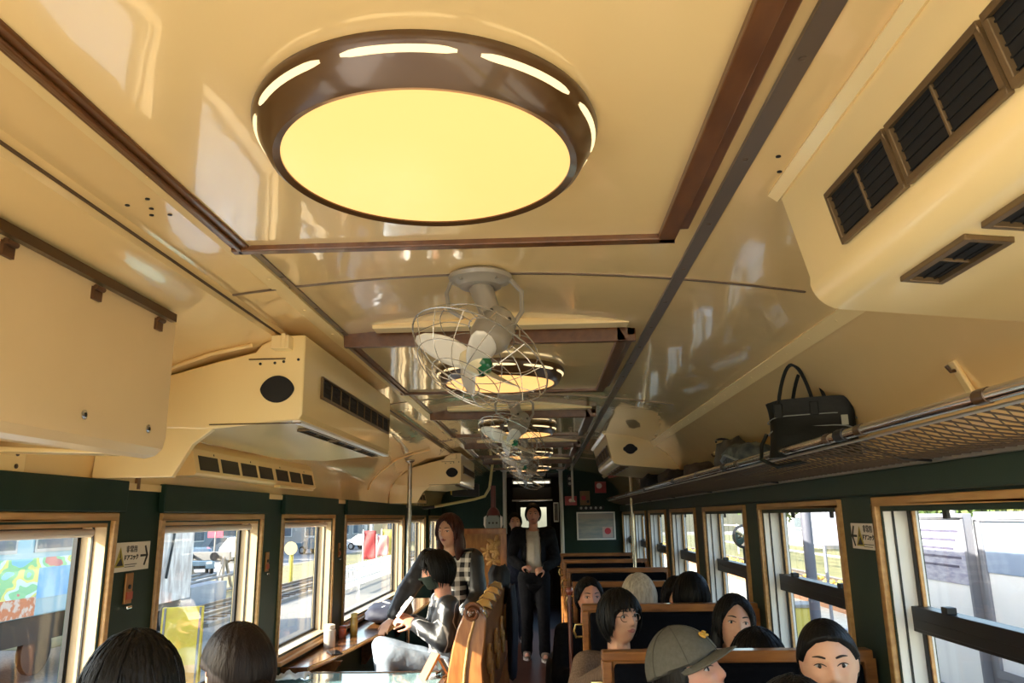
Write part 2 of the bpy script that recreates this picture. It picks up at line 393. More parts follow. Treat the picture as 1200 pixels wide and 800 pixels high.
# ------------------------------------------------------------------ fans
FANW = mat('fan_grey_enamel', (.30, .27, .22), .3, coat=.3, bump=.02)
BLADE = mat('fan_blade', (.80, .76, .66), .28, coat=.3, bump=.01)
FCHROME = mat('fan_hub_chrome', (.55, .62, .52), .08, metal=1.)
WIRE = mat('fan_wire', (.62, .58, .50), .25, metal=.7)
def make_fan(label):
    t = thing('ceiling_fan', label, 'fan', (0, 0, 0), 0, 'fans down the centre of the ceiling')
    b = MB(); b.lathe([(.0, .0), (.088, .0), (.092, -.006), (.088, -.016), (.070, -.022), (.060, -.034), (0, -.036)], n=40)
    for k in range(4):
        a = PI / 4 + k * PI / 2; b.lathe([(.006, 0), (.006, .004), (0, .005)], (.072 * math.cos(a), .072 * math.sin(a), -.0215), (0, 0, -1), 8)
    b.build('mounting_base', FANW, t)
    d = V((-.39, -.33, -.83)).normalized(); mc = V((.035, .0, -.165)); u, w, _ = basis(d)
    b = MB(); b.cyl((0, 0, -.03), (.03, .0, -.12), .034, .030, 20); b.capsule((.03, 0, -.115), mc, .032, .036); b.build('neck', FANW, t)
    b = MB(); b.tube([(-.082, -.0, -.01), (-.098, -.0, -.05), (-.090, -.0, -.10), (-.05, 0, -.125)], .006); b.build('yoke', FANW, t); b = MB(); b.tube([(.082, .0, -.01), (.118, .0, -.05), (.118, .0, -.11), (.085, 0, -.16)], .007); b.build('yoke', FANW, t)
    b = MB(); b.lathe([(0, -.075), (.030, -.07), (.052, -.05), (.058, -.02), (.058, .03), (.046, .05), (.03, .058), (0, .06)], mc, d, 28)
    for k in range(6):
        a = k * PI / 3; b.cyl(mc + d * -.03 + (u * math.cos(a) + w * math.sin(a)) * .0545, mc + d * -.03 + (u * math.cos(a) + w * math.sin(a)) * .0585, .006, n=8, m=1)
    b.build('motor', [FANW, BLACK], t)
    hc = mc + d * .115
    b = MB(); b.cyl(mc + d * .05, hc, .012); b.lathe([(.0, .030), (.024, .028), (.042, .018), (.050, .004), (.047, -.012), (0, -.012)], hc, d, 28)
    gx = V((.75, .2, -.1)); b.m = [1 if i >= 14 and (sum((b.v[j] for j in f), V()) / len(f) - hc).dot(gx) > .006 else 0 for i, f in enumerate(b.f)]  # reflection of the green walls painted onto one side of the hub cap
    b.build('hub', [mat('fan_hub_cream', (.72, .64, .40), .15, coat=.6), mat('fan_hub_green_reflection', (.01, .12, .05), .12, coat=.8)], t, smooth=60)
    for k in range(4):
        b = MB(); rows = []
        for i in range(9):
            r = .03 + .150 * i / 8; wd = .020 + .042 * math.sin(PI * min(1, (i + 1.2) / 9.5)) ** .7
            if i == 8: wd *= .55
            row = []
            for j in range(7):
                sx = (j / 6 - .5) * 2 * wd; a = sx / r * .55 + k * PI / 2 + .35 + .25 * i / 8; tw = .45 - .2 * i / 8
                row.append(hc + (u * math.cos(a) + w * math.sin(a)) * r + d * (sx * tw + .008))
            rows.append(row)
        b.grid(rows); o = b.build('blade', BLADE, t, smooth=60); s = o.modifiers.new('Solid', 'SOLIDIFY'); s.thickness = .002; s.offset = 0
    b = MB(); C = mc + d * .095; R = .205
    def pt(a, r, z): return C + (u * math.cos(a) + w * math.sin(a)) * r + d * z
    for r, z, tr in ((R, 0, .0026), (.155, .066, .0014), (.10, .086, .0014), (.045, .094, .0018), (.15, -.062, .0014), (.07, -.085, .0018)):
        b.tube([pt(2 * PI * i / 48, r, z) for i in range(48)], tr, 5, True)
    for k in range(14):
        a = 2 * PI * k / 14
        b.tube([pt(a + .25 * (1 - q), R * (.2 + .8 * q), .094 * math.cos(q ** 1.6 * PI / 2)) for q in [i / 7 for i in range(8)]], .0013, 5)
        b.tube([pt(a + .1, R * (.32 + .68 * q), -.085 * math.cos(q ** 1.6 * PI / 2)) for q in [i / 7 for i in range(8)]], .0013, 5)
    b.build('guard', WIRE, t, smooth=60)
    return t
FLAB = ['nearest wire-caged ceiling fan, between the first and second round lamps', 'second wire-caged ceiling fan, between the second and third round lamps', 'third wire-caged ceiling fan, beyond the third round lamp', 'farthest ceiling fan, small, close to the end bulkhead']
fan0 = make_fan(FLAB[0]); fan0.location = (-.168, 2.06, 2.258)
for k, y in ((1, 4.25), (2, 6.42), (3, 8.6)):
    o = copy_tree(fan0); o.location = (-.168, y, 2.258); o['label'] = FLAB[k]

# ------------------------------------------------------------------ air conditioners
HOLEB = mat('deep_black', (.004, .004, .004), .7, bump=.01)
def grille(parent, P0, U, W, N, wu, ww, cells, louv, name='grille', fw=.010):
    """frame of size wu x ww from corner P0 along U and W, facing N, with cells and louvres"""
    P0, U, W, N = V(P0), V(U).normalized(), V(W).normalized(), V(N).normalized()
    def bx(b, u0, u1, w0, w1, n0, n1, m=0):
        vs = [P0 + U * a + W * c + N * e for a in (u0, u1) for c in (w0, w1) for e in (n0, n1)]
        b.add(vs, [(0, 1, 3, 2), (4, 6, 7, 5), (0, 4, 5, 1), (2, 3, 7, 6), (0, 2, 6, 4), (1, 5, 7, 3)], m)
    b = MB(); bx(b, 0, wu, 0, fw, 0, .010); bx(b, 0, wu, ww - fw, ww, 0, .010); bx(b, 0, fw, fw, ww - fw, 0, .010); bx(b, wu - fw, wu, fw, ww - fw, 0, .010)
    for k in range(1, cells): x = wu * k / cells; bx(b, x - .003, x + .003, fw, ww - fw, .0, .006)
    g = b.build(name, GRILLE, parent, smooth=0, bevel=.0015)
    b = MB(); bx(b, fw * .5, wu - fw * .5, fw * .5, ww - fw * .5, -.004, .0015); b.build('opening', HOLEB, g, smooth=0)
    b = MB()
    for k in range(louv):
        c = fw + (ww - 2 * fw) * (k + .5) / louv; bx(b, fw, wu - fw, c - .0012, c + .0012, .001, .004)
    b.build('louvre', HOLEB, g, smooth=0)
    return g
def profile_body(parent, poly, y0, y1, name='casing', bev=.006, m=None):
    b = MB(); b.prism(poly, 'y', y0, y1); return b.build(name, m or CREAMAC, parent, smooth=30, bevel=bev)
def arc(cx, cz, r, a0, a1, n): return [(cx + r * math.cos(math.radians(a0 + (a1 - a0) * i / n)), cz + r * math.sin(math.radians(a0 + (a1 - a0) * i / n))) for i in range(n + 1)]
# right-hand units
def right_ac(y0, y1, label, slots):
    t = thing('air_conditioner', label, 'air conditioner', (0, 0, 0))
    poly = [(.492, 2.222), (.5, 2.205), (.540, 2.035)] + arc(.60, 2.03, .062, 190, 262, 7) + [(1.03, 1.925), (1.10, 1.93), (1.135, 1.96), (1.135, 2.0), (.9, 2.15), (.75, 2.20)]
    profile_body(t, poly, y0, y1, bev=.004)
    f0, f1 = V((.5, 0, 2.205)), V((.540, 0, 2.035)); W = (f1 - f0).normalized(); N = V((W.z, 0, -W.x)).normalized()
    if N.x > 0: N = -N
    for a, c in slots:
        p = f0 + W * .076; p.y = c; grille(t, p, (0, -1, 0), W, N, c - a, .098, 2, 5)
    q0, q1 = V((.60, 0, 1.9685)), V((1.03, 0, 1.925)); Wb = (q1 - q0).normalized(); Nb = V((Wb.z, 0, -Wb.x)).normalized()
    if Nb.z > 0: Nb = -Nb
    for a, c in slots:
        p = q0 + Wb * .012; p.y = c - .02; grille(t, p, (0, -1, 0), Wb, Nb, (c - a) * .86, .07, 2, 3)
    b = MB(); b.prism([(.478, 2.224), (.497, 2.214), (.5, 2.205), (.492, 2.200), (.474, 2.214)], 'y', y0, y1); b.build('flange', CREAMAC, t, smooth=0)
    for yy in (y0, y1):
        s = -1 if yy == y0 else 1
        b = MB(); pts = [(.69 + .045 * math.cos(a) * (1.25 if abs(math.cos(a)) > .9 else 1), 2.09 + .04 * math.sin(a)) for a in [2 * PI * i / 24 for i in range(24)]]
        b.prism(pts, 'y', yy - .002, yy + .002); b.build('side_port', HOLEB, t, smooth=0)
    return t
right_ac(-.10, 1.455, 'large cream air conditioner with louvred vents, high right, nearest', [(1.028, 1.262), (.78, 1.020), (.532, .772), (.284, .524), (.036, .276)])
right_ac(6.0, 7.5, 'cream air conditioner at far right beyond the luggage on the rack', [(6.1, 6.34), (6.36, 6.6), (6.62, 6.86), (6.88, 7.12), (7.14, 7.38)])
def left_ac(y0, y1, label):
    t = thing('air_conditioner', label, 'air conditioner', (0, 0, 0))
    poly = [(-.80, 2.196), (-.80, 1.925), (-.812, 1.906), (-1.13, 1.878), (-1.36, 1.892), (-1.455, 1.91), (-1.42, 1.965), (-1.27, 2.065), (-1.1, 2.11), (-.97, 2.14), (-.95, 2.165), (-.89, 2.197)]
    profile_body(t, poly, y0, y1)
    b = MB(); b.prism([(-1.10, 1.88), (-1.165, 1.83), (-1.225, 1.725), (-1.495, 1.725), (-1.49, 1.86), (-1.44, 1.93), (-1.2, 1.95)], 'y', y0 + .003, y0 + .03); b.build('end_plate', CREAMAC, t, smooth=0, bevel=.003)
    grille(t, (-.80, y0 + .20, 2.088), (0, 1, 0), (0, 0, -1), (1, 0, 0), 1.20, .082, 9, 4, fw=.008)
    Wd = V((-1, 0, -.1)).normalized()
    for k in range(3): grille(t, (-.83, y0 + .20 + .41 * k, 1.9035), (0, 1, 0), Wd, (.1, 0, -1), .37, .05, 2, 2, fw=.006)
    b = MB(); b.box(-.83, -.802, y0, y1, 1.896, 1.904); b.build('edge_strip', WHITE, t, smooth=0)
    for yy in (y0,):
        b = MB(); pts = []
        for i in range(25):
            a = PI * i / 24; pts.append((-.887 + .058 * math.cos(a), 2.010 + .046 * math.sin(a) ** 1.25))
        for i in range(1, 24):
            a = PI + PI * i / 24; pts.append((-.887 + .058 * math.cos(a), 2.010 - .046 * abs(math.sin(a)) ** 1.25))
        b.prism(pts, 'y', yy - .003, yy + .002); b.build('side_port', HOLEB, t, smooth=0)
        b = MB(); b.box(-.99, -.865, yy - .003, yy, 2.112, 2.116); b.box(-1.11, -.80, yy - .003, yy, 1.893, 1.8965)
        b.build('panel_seam', BRONZE, t, smooth=0)
    for q in ((-.95, 2.098), (-.87, 2.104), (-.82, 2.11), (-.90, 2.10)):
        b = MB(); b.lathe([(.005, 0), (.005, .002), (0, .003)], (q[0], y0, q[1]), (0, -1, 0), 8); b.build('screw', DARKM, t)
    b = MB(); b.box(-.90, -.84, y0 - .05, y0, 2.14, 2.185); b.box(-.865, -.85, y0 - .055, y0 - .05, 2.14, 2.19); b.build('pipe_cover', CREAMAC, t, smooth=0, bevel=.003)
    return t
left_ac(2.46, 3.91, 'boxy cream air conditioner with eye-shaped black port, left side, nearer')
left_ac(7.36, 8.8, 'smaller-looking cream air conditioner far along the left, by the pole')
# low wall vents below the left units
for k, (y0, label) in enumerate(((3.05, 'long cream wall vent with dark slots under the nearer left air conditioner'), (7.55, 'small cream wall vent far along the left, beyond the pole'))):
    t = thing('wall_vent', label, 'vent', (0, 0, 0)); L = 1.65
    b = MB(); b.prism([(-1.50, 1.765), (-1.425, 1.765), (-1.415, 1.775), (-1.44, 1.875), (-1.48, 1.93), (-1.51, 1.93)], 'y', y0, y0 + L); b.build('casing', CREAMW, t, smooth=0, bevel=.003)
    P0, W = V((-1.4192, y0, 1.788)), V((-.025, 0, .1)).normalized(); N = V((.97, 0, .24)).normalized()
    for i in range(7):
        a = y0 + .04 + i * .226 + (.02 if i > 3 else 0)
        b = MB(); c = [P0 + V((0, a - y0, 0)), P0 + V((0, a - y0 + .19, 0))]; vs = [p + W * h + N * e for p in c for h in (0, .062) for e in (-.001, .0025)]
        b.add(vs, [(0, 1, 3, 2), (4, 6, 7, 5), (0, 4, 5, 1), (2, 3, 7, 6), (0, 2, 6, 4), (1, 5, 7, 3)]); b.build('slot', mat('vent_slot_brown', (.035, .022, .012), .6, bump=.02), t, smooth=0)
    b = MB(); b.box(-1.43, -1.40, y0 + .95, y0 + 1.55, 1.752, 1.764); b.build('lower_lip', CREAMW, t, smooth=0)
    for i in range(4):
        b = MB(); p = P0 + W * .075 + V((0, .2 + i * .42, 0)); b.lathe([(.005, 0), (.005, .002), (0, .003)], p, N, 8); b.build('screw', BRONZE, t)
# ------------------------------------------------------------------ hinged overhead cabinet, near left
t = thing('overhead_cabinet', 'flat cream overhead cabinet with three small hinges, upper left edge', 'cabinet', (0, 0, 0))
b = MB(); b.prism([(-1.035, 2.115), (-1.035, 1.80), (-1.05, 1.765), (-1.09, 1.75), (-1.46, 1.80), (-1.49, 1.86), (-1.40, 1.97), (-1.26, 2.055), (-1.09, 2.10)], 'y', .10, 1.985); b.build('body', CREAMW, t, smooth=0, bevel=.005)
b = MB(); b.prism([(-1.020, 2.12), (-1.020, 1.80), (-1.026, 1.772), (-1.045, 1.754), (-1.075, 1.747), (-1.075, 1.752), (-1.048, 1.762), (-1.034, 1.80), (-1.034, 2.12)], 'y', .10, 2.0); door = b.build('door', mat('cabinet_cream', (.78, .60, .34), .4, coat=.1, col2=(.74, .56, .31), nscale=3, bump=.03), t, smooth=30, bevel=.002)
b = MB(); b.box(-1.05, -1.004, .10, 1.97, 2.118, 2.140); b.build('top_rail', BRONZE, t, smooth=0)
for y in (1.02, 1.32, 1.615, 1.90):
    b = MB(); b.box(-1.022, -1.012, y - .016, y + .016, 2.078, 2.108); b.cyl((-1.010, y - .016, 2.106), (-1.010, y + .016, 2.106), .006, n=10); b.build('hinge', mat('hinge_brown', (.14, .07, .035), .4, metal=.5, bump=.02), t, smooth=40)
for y in (1.05, 1.34, 1.625, 1.902):
    b = MB(); b.lathe([(.011, 0), (.011, .002), (.006, .004), (0, .004)], (-1.0195, y, 1.816), (1, 0, 0), 16); s = b.build('lock', CHROME, t)
    MB().cyl((-1.016, y, 1.816), (-1.0145, y, 1.816), .005, n=12).build('keyhole', BLACK, s)
# bracket plate and lower batten below it
t = thing('wall_bracket', 'white bracket plate with bolts under the overhead cabinet', 'bracket', (0, 0, 0))
b = MB(); b.box(-1.50, -1.485, 1.86, 2.12, 1.722, 1.79); b.prism([(-1.485, 1.785), (-1.485, 1.77), (-1.15, 1.757), (-1.15, 1.765)], 'y', 1.93, 2.02); b.build('plate', CREAMAC, t, smooth=0, bevel=.003)
for y, z in ((1.89, 1.74), (1.89, 1.775), (2.08, 1.74), (2.08, 1.775)): MB().lathe([(.007, 0), (.007, .003), (0, .005)], (-1.485, y, z), (1, 0, 0), 8).build('bolt', BRONZE, t)
b = MB(); b.box(-1.50, -1.49, 2.745, 2.765, 1.70, 1.80); o = b.build('wall_batten', mat('rust_brown_batten', (.22, .12, .06), .5, bump=.03), smooth=0); tag(o, 'thin brown upright batten on wall between first and second left windows', 'batten')

# ------------------------------------------------------------------ luggage rack, right
t = thing('luggage_rack', 'long luggage rack of brown netting with chrome front pipe', 'rack', (0, 0, 0))
RY0, RY1 = .2, 10.2
FP = V((.84, 0, 1.790)); BP = V((1.105, 0, 1.722))
b = MB(); b.tube([(FP.x, RY0, FP.z), (FP.x, RY1, FP.z)], .0145, 14); b.build('front_pipe', CHROME, t)
b = MB(); b.tube([(FP.x + .012, RY0, FP.z - .022), (FP.x + .012, RY1, FP.z - .022)], .004, 8); b.build('net_rod', STEEL, t)
b = MB(); b.box(BP.x - .03, BP.x + .014, RY0, RY1, BP.z - .012, BP.z + .004); b.build('back_rail', STEEL, t, smooth=0, bevel=.003)
b = MB(); A = V((FP.x + .012, 0, FP.z - .022)); B_ = V((BP.x - .02, 0, BP.z)); sp = .047; n = int((RY1 - RY0) / sp)
def sag(q, y): return V((A.x + (B_.x - A.x) * q, y, A.z + (B_.z - A.z) * q - .016 * math.sin(PI * q)))
for k in range(-6, n):
    for s in (1, -1):
        pts = []
        for i in range(9):
            q = i / 8; y = RY0 + k * sp + (q if s > 0 else 1 - q) * .21
            if RY0 <= y <= RY1: pts.append(sag(q, y) + V((0, 0, .0008 * s + (.0006 if i % 2 else -.0006))))
        if len(pts) > 1: b.tube(pts, .0021, 4)
o = b.build('net', mat('net_cord', (.105, .075, .052), .6, bump=.03), t, smooth=0, weld=False)
for y in (.75, 2.15, 3.55, 4.95, 6.35, 7.75, 9.15):
    b = MB(); b.tube([(1.11, y, 1.712), (1.0, y, 1.722), (.90, y, 1.753), (.842, y, 1.782)], [.007, .006, .005, .005], 8, flat=.6); b.tube([(FP.x, y - .03, FP.z), (FP.x, y + .03, FP.z)], .0175, 14); b.build('bracket', DARKM, t)
for y in (1.45, 2.02, 2.25, 3.3, 4.2):
    b = MB(); b.tube([(FP.x, y - .02, FP.z), (FP.x, y + .02, FP.z)], .0158, 14); b.build('pipe_collar', BRONZE, t)
# hooks and wall seam above the rack
for k, (y, lab) in enumerate(((1.93, 'slim cream coat hook plate on wall right of the black handbag'), (4.7, 'slim cream coat hook plate on the wall beyond the black handbag'))):
    t = thing('coat_hook', lab, 'hook', (0, 0, 0)); b = MB(); b.obox((1.075, y, 1.90), .012, .028, .115, (0, -.42, 0)); b.build('plate', CREAMAC, t, smooth=0, bevel=.003)
    b = MB(); b.tube([(1.07, y, 1.93), (1.045, y, 1.925), (1.035, y, 1.94)], .005, 8); b.build('peg', BRONZE, t)

# ------------------------------------------------------------------ bags on the rack
BAG = mat('black_bag_leather', (.004, .0055, .0045), .5, spec=.25, col2=(.007, .009, .007), nscale=14, bump=.12, bscale=40)
t = thing('handbag', 'black handbag with two looped handles standing on luggage rack', 'bag', (.955, 2.70, 1.757), -.45)
b = MB(); rows = []
for i in range(11):
    q = i / 10; z = .012 + .20 * q; hw = .150 - .012 * math.sin(PI * q) + .004 * q; hd = .062 * (1 - .5 * q) + .01
    rows.append([V((hw * (abs(math.cos(a)) ** .35) * (1 if math.cos(a) > 0 else -1) + .004 * math.sin(5 * q + 3 * a), hd * (abs(math.sin(a)) ** .6) * (1 if math.sin(a) > 0 else -1) + .006 * math.sin(7 * q + 2 * a), z + .006 * math.sin(3 * a) * q)) for a in [2 * PI * k / 40 for k in range(40)]])
b.grid(rows, closed_u=True); b.add(rows[0], [tuple(range(40))]); b.add(rows[-1], [tuple(range(40))]); b.build('body', BAG, t, smooth=50)
for z in (.105, .148):
    b = MB(); b.tube([V((.148 * (abs(math.cos(a)) ** .35) * (1 if math.cos(a) > 0 else -1), (.052 if z < .12 else .044) * (abs(math.sin(a)) ** .6) * (1 if math.sin(a) > 0 else -1), z - .01 * math.cos(a * 2))) for a in [2 * PI * k / 40 for k in range(40)]], .0022, 5, True); b.build('piping', mat('pale_piping', (.22, .25, .23), .4, bump=.02), t)
for s in (-1, 1):
    b = MB(); b.tube([(-.085 + .12 * q + .018 * s, s * .038 + 0, .185 + .155 * math.sin(PI * q) ** .75) for q in [i / 16 for i in range(17)]], .0065, 8); b.build('handle', BAG, t)
    for e in (0, 1): b = MB(); b.obox((-.085 + .12 * e + .018 * s, s * .043, .178), .03, .008, .05); b.build('handle_tab', BAG, t, smooth=0, bevel=.003)
b = MB(); b.tube([(-.155, -.01, .10), (-.175, -.02, .06), (-.178, -.03, .01), (-.12, -.075, -.02), (-.02, -.08, -.005)], .007, 8); b.build('shoulder_strap', BAG, t)
b = MB(); b.obox((.112, -.05, .13), .022, .004, .035); b.build('tag', mat('tag_pale', (.35, .38, .33), .4, bump=.02), t, smooth=0, bevel=.001)
def softbag(name, label, cat, loc, size, m, seed, parts=()):
    t = thing(name, label, cat, loc); b = MB(); rows = []
    for i in range(11):
        q = i / 10; a0 = PI * q; row = []
        for k in range(24):
            a = 2 * PI * k / 24; p = V((math.sin(a0) * math.cos(a), math.sin(a0) * math.sin(a), -math.cos(a0)))
            p = V((abs(p.x) ** .7 * (1 if p.x > 0 else -1), abs(p.y) ** .7 * (1 if p.y > 0 else -1), abs(p.z) ** .8 * (1 if p.z > 0 else -1)))
            w = 1 + .16 * mnoise.noise(p * 2.1 + V((seed, 0, 0)))
            row.append(V((p.x * size[0] / 2 * w, p.y * size[1] / 2 * w, max(0, (p.z + 1) * size[2] / 2 * w))))
        rows.append(row)
    b.grid(rows, closed_u=True); b.build('body', m, t, smooth=60)
    return t
t = softbag('backpack', 'grey-blue patterned backpack lying on the rack beyond the black handbag', 'bag', (.965, 3.62, 1.755), (.20, .40, .145), mat('backpack_denim', (.035, .055, .075), .7, col2=(.12, .15, .16), nscale=22, bump=.2, bscale=30), 3)
b = MB(); b.tube([(-.09, -.16, .06), (-.115, -.05, .09), (-.10, .08, .075), (-.06, .17, .05)], .012, 8, flat=.4); b.build('strap', mat('pale_strap', (.30, .38, .46), .6, bump=.1), t)
b = MB(); b.tube([(-.10, -.15, .03), (-.115, -.02, .035), (-.10, .12, .03)], .006, 8); b.build('zip', DARKM, t)
t = softbag('cloth_bag', 'rounded grey-brown hat bag upright behind the patterned backpack on rack', 'bag', (.985, 3.98, 1.755), (.17, .26, .20), mat('hat_grey', (.10, .09, .075), .7, col2=(.055, .06, .06), nscale=18, bump=.2), 9)
b = MB(); b.tube([(.04 * math.cos(a) - .04, .05 * math.sin(a), .19 + .02 * abs(math.sin(a))) for a in [PI * i / 8 for i in range(9)]], .006, 8); b.build('loop', DARKM, t)
softbag('cloth_bag', 'dark brown soft bag on the rack, far end of the luggage row', 'bag', (.97, 4.75, 1.76), (.19, .34, .13), mat('bag_brown', (.035, .022, .016), .7, col2=(.06, .04, .03), nscale=12, bump=.2), 14)
softbag('folded_coat', 'dark folded coat bundled on the rack below the far air conditioner', 'coat', (.96, 5.7, 1.762), (.20, .5, .14), mat('coat_dark', (.016, .012, .012), .8, col2=(.03, .022, .02), nscale=10, bump=.25), 21)
softbag('folded_coat', 'almost black bundle on the rack, closest to the end bulkhead', 'coat', (.95, 6.7, 1.762), (.20, .42, .16), mat('coat_black', (.008, .008, .01), .8, bump=.25), 27)

# ------------------------------------------------------------------ signs and wall fittings
SIGNW = mat('sign_white', (.80, .72, .62), .35, bump=.01); SIGNK = mat('sign_black', (.010, .009, .008), .5, bump=.01); SIGNY = mat('sign_yellow', (.45, .36, .05), .45, bump=.01)
def exit_sign(label, y0, y1, z0, z1, side):
    t = thing('exit_sign', label, 'sign', (0, 0, 0)); x = XL if side < 0 else XR; n = -side; L = y1 - y0; ym = (y0 + y1) / 2; zm = (z0 + z1) / 2; h = z1 - z0
    b = MB(); b.box(min(x, x + n * .006), max(x, x + n * .006), y0, y1, z0, z1); b.build('plate', SIGNW, t, smooth=0, bevel=.001)
    # local frame: +u runs to the reader's right
    u = V((0, 1, 0)) if side < 0 else V((0, -1, 0)); N = V((n, 0, 0)); up = V((0, 0, 1)); C = V((x + n * .0065, ym, zm))
    def F(cu, cz): 
        p = C + u * cu + up * cz
        return Matrix(((u.x, up.x, N.x, p.x), (u.y, up.y, N.y, p.y), (u.z, up.z, N.z, p.z), (0, 0, 0, 1)))
    def flat(pts, name, m, th=.001):
        b = MB(); k = len(pts); vs = [C + u * p[0] + up * p[1] for p in pts] + [C + u * p[0] + up * p[1] + N * th for p in pts]
        b.add(vs, [tuple(range(k)), tuple(range(2 * k - 1, k - 1, -1))] + [(i, (i + 1) % k, k + (i + 1) % k, k + i) for i in range(k)]); return b.build(name, m, t, smooth=0)
    sg = 1 if side < 0 else -1            # arrow on the right for the left sign, on the left for the right one
    ax = sg * L * .34
    flat([(ax - .028 * 1, -.004), (ax + .02, -.004), (ax + .02, .004), (ax - .028, .004)], 'arrow', SIGNK)
    for q in (1, -1): flat([(ax + sg * .026, 0), (ax + sg * .006, q * .036), (ax - sg * .003, q * .034), (ax + sg * .014, 0)], 'arrow', SIGNK)
    tx = -sg * L * .36 if side < 0 else -L * .10
    flat([(tx - .032, -.034), (tx + .032, -.034), (tx, .034)], 'triangle', SIGNY)
    flat([(tx - .022, -.029), (tx + .022, -.029), (tx + .006, -.002), (tx - .004, -.012)], 'pictogram', SIGNK, .0016); flat([(tx - .004, -.002), (tx + .004, -.002), (tx, .022)], 'pictogram', SIGNK, .0016)
    cx = -.01 if side < 0 else L * .27
    text_mesh('\u975e\u5e38\u7528', .026, t, F(cx, .024), SIGNK); text_mesh('\u30c9\u30a2\u30b3\u30c3\u30af', .020, t, F(cx, -.004), SIGNK, bold=.0006)
    flat([(cx - .04, -.026), (cx + .04, -.026), (cx + .04, -.0285), (cx - .04, -.0285)], 'rule', SIGNK); flat([(cx - .04, -.034), (cx + .03, -.034), (cx + .03, -.036), (cx - .04, -.036)], 'rule', SIGNK)
    return t
exit_sign('white arrow sign with warning triangle on wall between the left windows', 2.648, 2.885, 1.412, 1.512, -1)
exit_sign('white arrow sign with yellow triangle on wall between the right windows', 2.682, 2.868, 1.452, 1.540, 1)
BRASS = mat('brass_plate', (.35, .16, .05), .35, metal=.6, bump=.02)
def plate(label, y, z, wd, h):
    t = thing('bottle_opener', label, 'bottle opener', (0, 0, 0)); b = MB(); b.box(XL, XL + .008, y - wd / 2, y + wd / 2, z - h / 2, z + h / 2); b.build('plate', BRASS, t, smooth=0, bevel=.002)
    b = MB(); b.lathe([(.008, 0), (.008, .004), (0, .006)], (XL + .008, y, z + .005), (1, 0, 0), 12); b.build('screw', DARKM, t)
    b = MB(); b.box(XL + .008, XL + .013, y - wd * .4, y + wd * .4, z - h * .36, z - .012); b.build('label_patch', mat('red_patch', (.38, .07, .03), .4, bump=.02), t, smooth=0)
    b = MB(); b.box(XL + .002, XL + .018, y - wd * .4, y + wd * .3, z - h / 2 - .017, z - h / 2 - .007); b.build('lip', CHROME, t, smooth=0, bevel=.002)
plate('small brass wall plate with red patch just under the left arrow sign', 2.76, 1.352, .048, .105)
plate('small brass wall plate between the second and third left windows', 4.14, 1.365, .045, .10)
plate('small brass wall plate between the third and fourth left windows', 5.60, 1.365, .045, .10)
# ------------------------------------------------------------------ box seats, right
UPH = mat('navy_plush', (.0025, .003, .005), .95, spec=.1, col2=(.004, .0045, .007), nscale=60, bump=.15, bscale=300)
SEATW = mat('seat_frame_wood', (.34, .135, .035), .28, coat=.5, col2=(.22, .08, .02), nscale=4, stretch=(2, 10, 10))
def make_seat(label):
    t = thing('box_seat', label, 'seat', (0, 0, 0), 0, 'box seats along the right side')
    x0, x1, zt = .185, 1.10, 1.125
    b = MB(); b.box(x0, x1, -.03, .03, zt - .032, zt); b.box(x0, x0 + .034, -.032, .032, .30, zt - .032); b.box(x1 - .034, x1, -.03, .03, .30, zt - .032); b.box(x0 + .034, x1 - .034, -.012, .012, .34, zt - .03)
    b.build('back_frame', SEATW, t, smooth=0, bevel=.006)
    for s in (-1, 1):
        b = MB(); b.prism([(s * .012, zt - .036), (s * .040, zt - .050), (s * .075, .75), (s * .085, .45), (s * .012, .45)], 'x', x0 + .04, x1 - .04); b.build('back_cushion', UPH, t, smooth=0, bevel=.012)
        b = MB(); ya, yb = sorted((s * .06, s * .48)); b.box(x0 + .02, x1 - .01, ya, yb, .34, .44); b.build('seat_cushion', UPH, t, smooth=0, bevel=.03)
        b = MB(); ya, yb = sorted((s * .03, s * .46)); b.box(x0 + .03, x1 - .02, ya, yb, .27, .34); b.build('seat_base', SEATW, t, smooth=0, bevel=.005)
        b = MB(); b.prism([(s * .03, .0), (s * .03, .34), (s * .40, .34), (s * .40, .30), (s * .14, .0)], 'x', x0 + .01, x0 + .035); b.build('leg', DARKM, t, smooth=0, bevel=.003)
    b = MB(); b.tube([(x0 - .0, -.02, zt - .10), (x0 - .035, -.02, zt - .10), (x0 - .045, -.02, zt - .13), (x0 - .035, -.02, zt - .16), (x0, -.02, zt - .16)], .007, 10); b.build('grab_handle', mat('brass_handle', (.55, .40, .16), .25, metal=1., bump=.01), t)
    return t
SL = ['navy box seat whose wood-rimmed back rises just behind the man in the cap', 'navy box seat behind the woman with glasses, wood-topped back', 'navy box seat in the row beyond the white-haired passenger', 'third wood-topped seat back before the end bulkhead, on the right', 'next-to-last wood-topped seat back, close to the framed poster',
      'last wood-topped seat back, directly below the framed poster', 'navy box seat under the nearest right window, mostly out of view']
seat0 = make_seat(SL[0]); seat0.location = (0, 2.79, 0)
for k in range(1, 6):
    o = copy_tree(seat0); o.location = (0, 2.79 + 1.41 * k, 0); o['label'] = SL[k]
o = copy_tree(seat0); o.location = (0, 1.30, 0); o['label'] = SL[6]
t = thing('seat_pole', 'slim red-brown pole with round knob at the aisle end of the seats', 'pole', (.125, 4.3, 0)); b = MB(); b.cyl((0, 0, 0), (0, 0, 1.165), .011, n=12); b.build('shaft', mat('pole_red_brown', (.10, .03, .02), .3, coat=.4, bump=.01), t)
b = MB(); b.lathe([(0, 1.16), (.012, 1.162), (.021, 1.178), (.021, 1.19), (.012, 1.204), (0, 1.206)], n=18); b.build('knob', mat('knob_red', (.22, .05, .03), .2, coat=.6, bump=.01), t)
b = MB(); b.lathe([(0, 0), (.04, 0), (.04, .008), (.012, .02)], n=18); b.build('foot', DARKM, t)
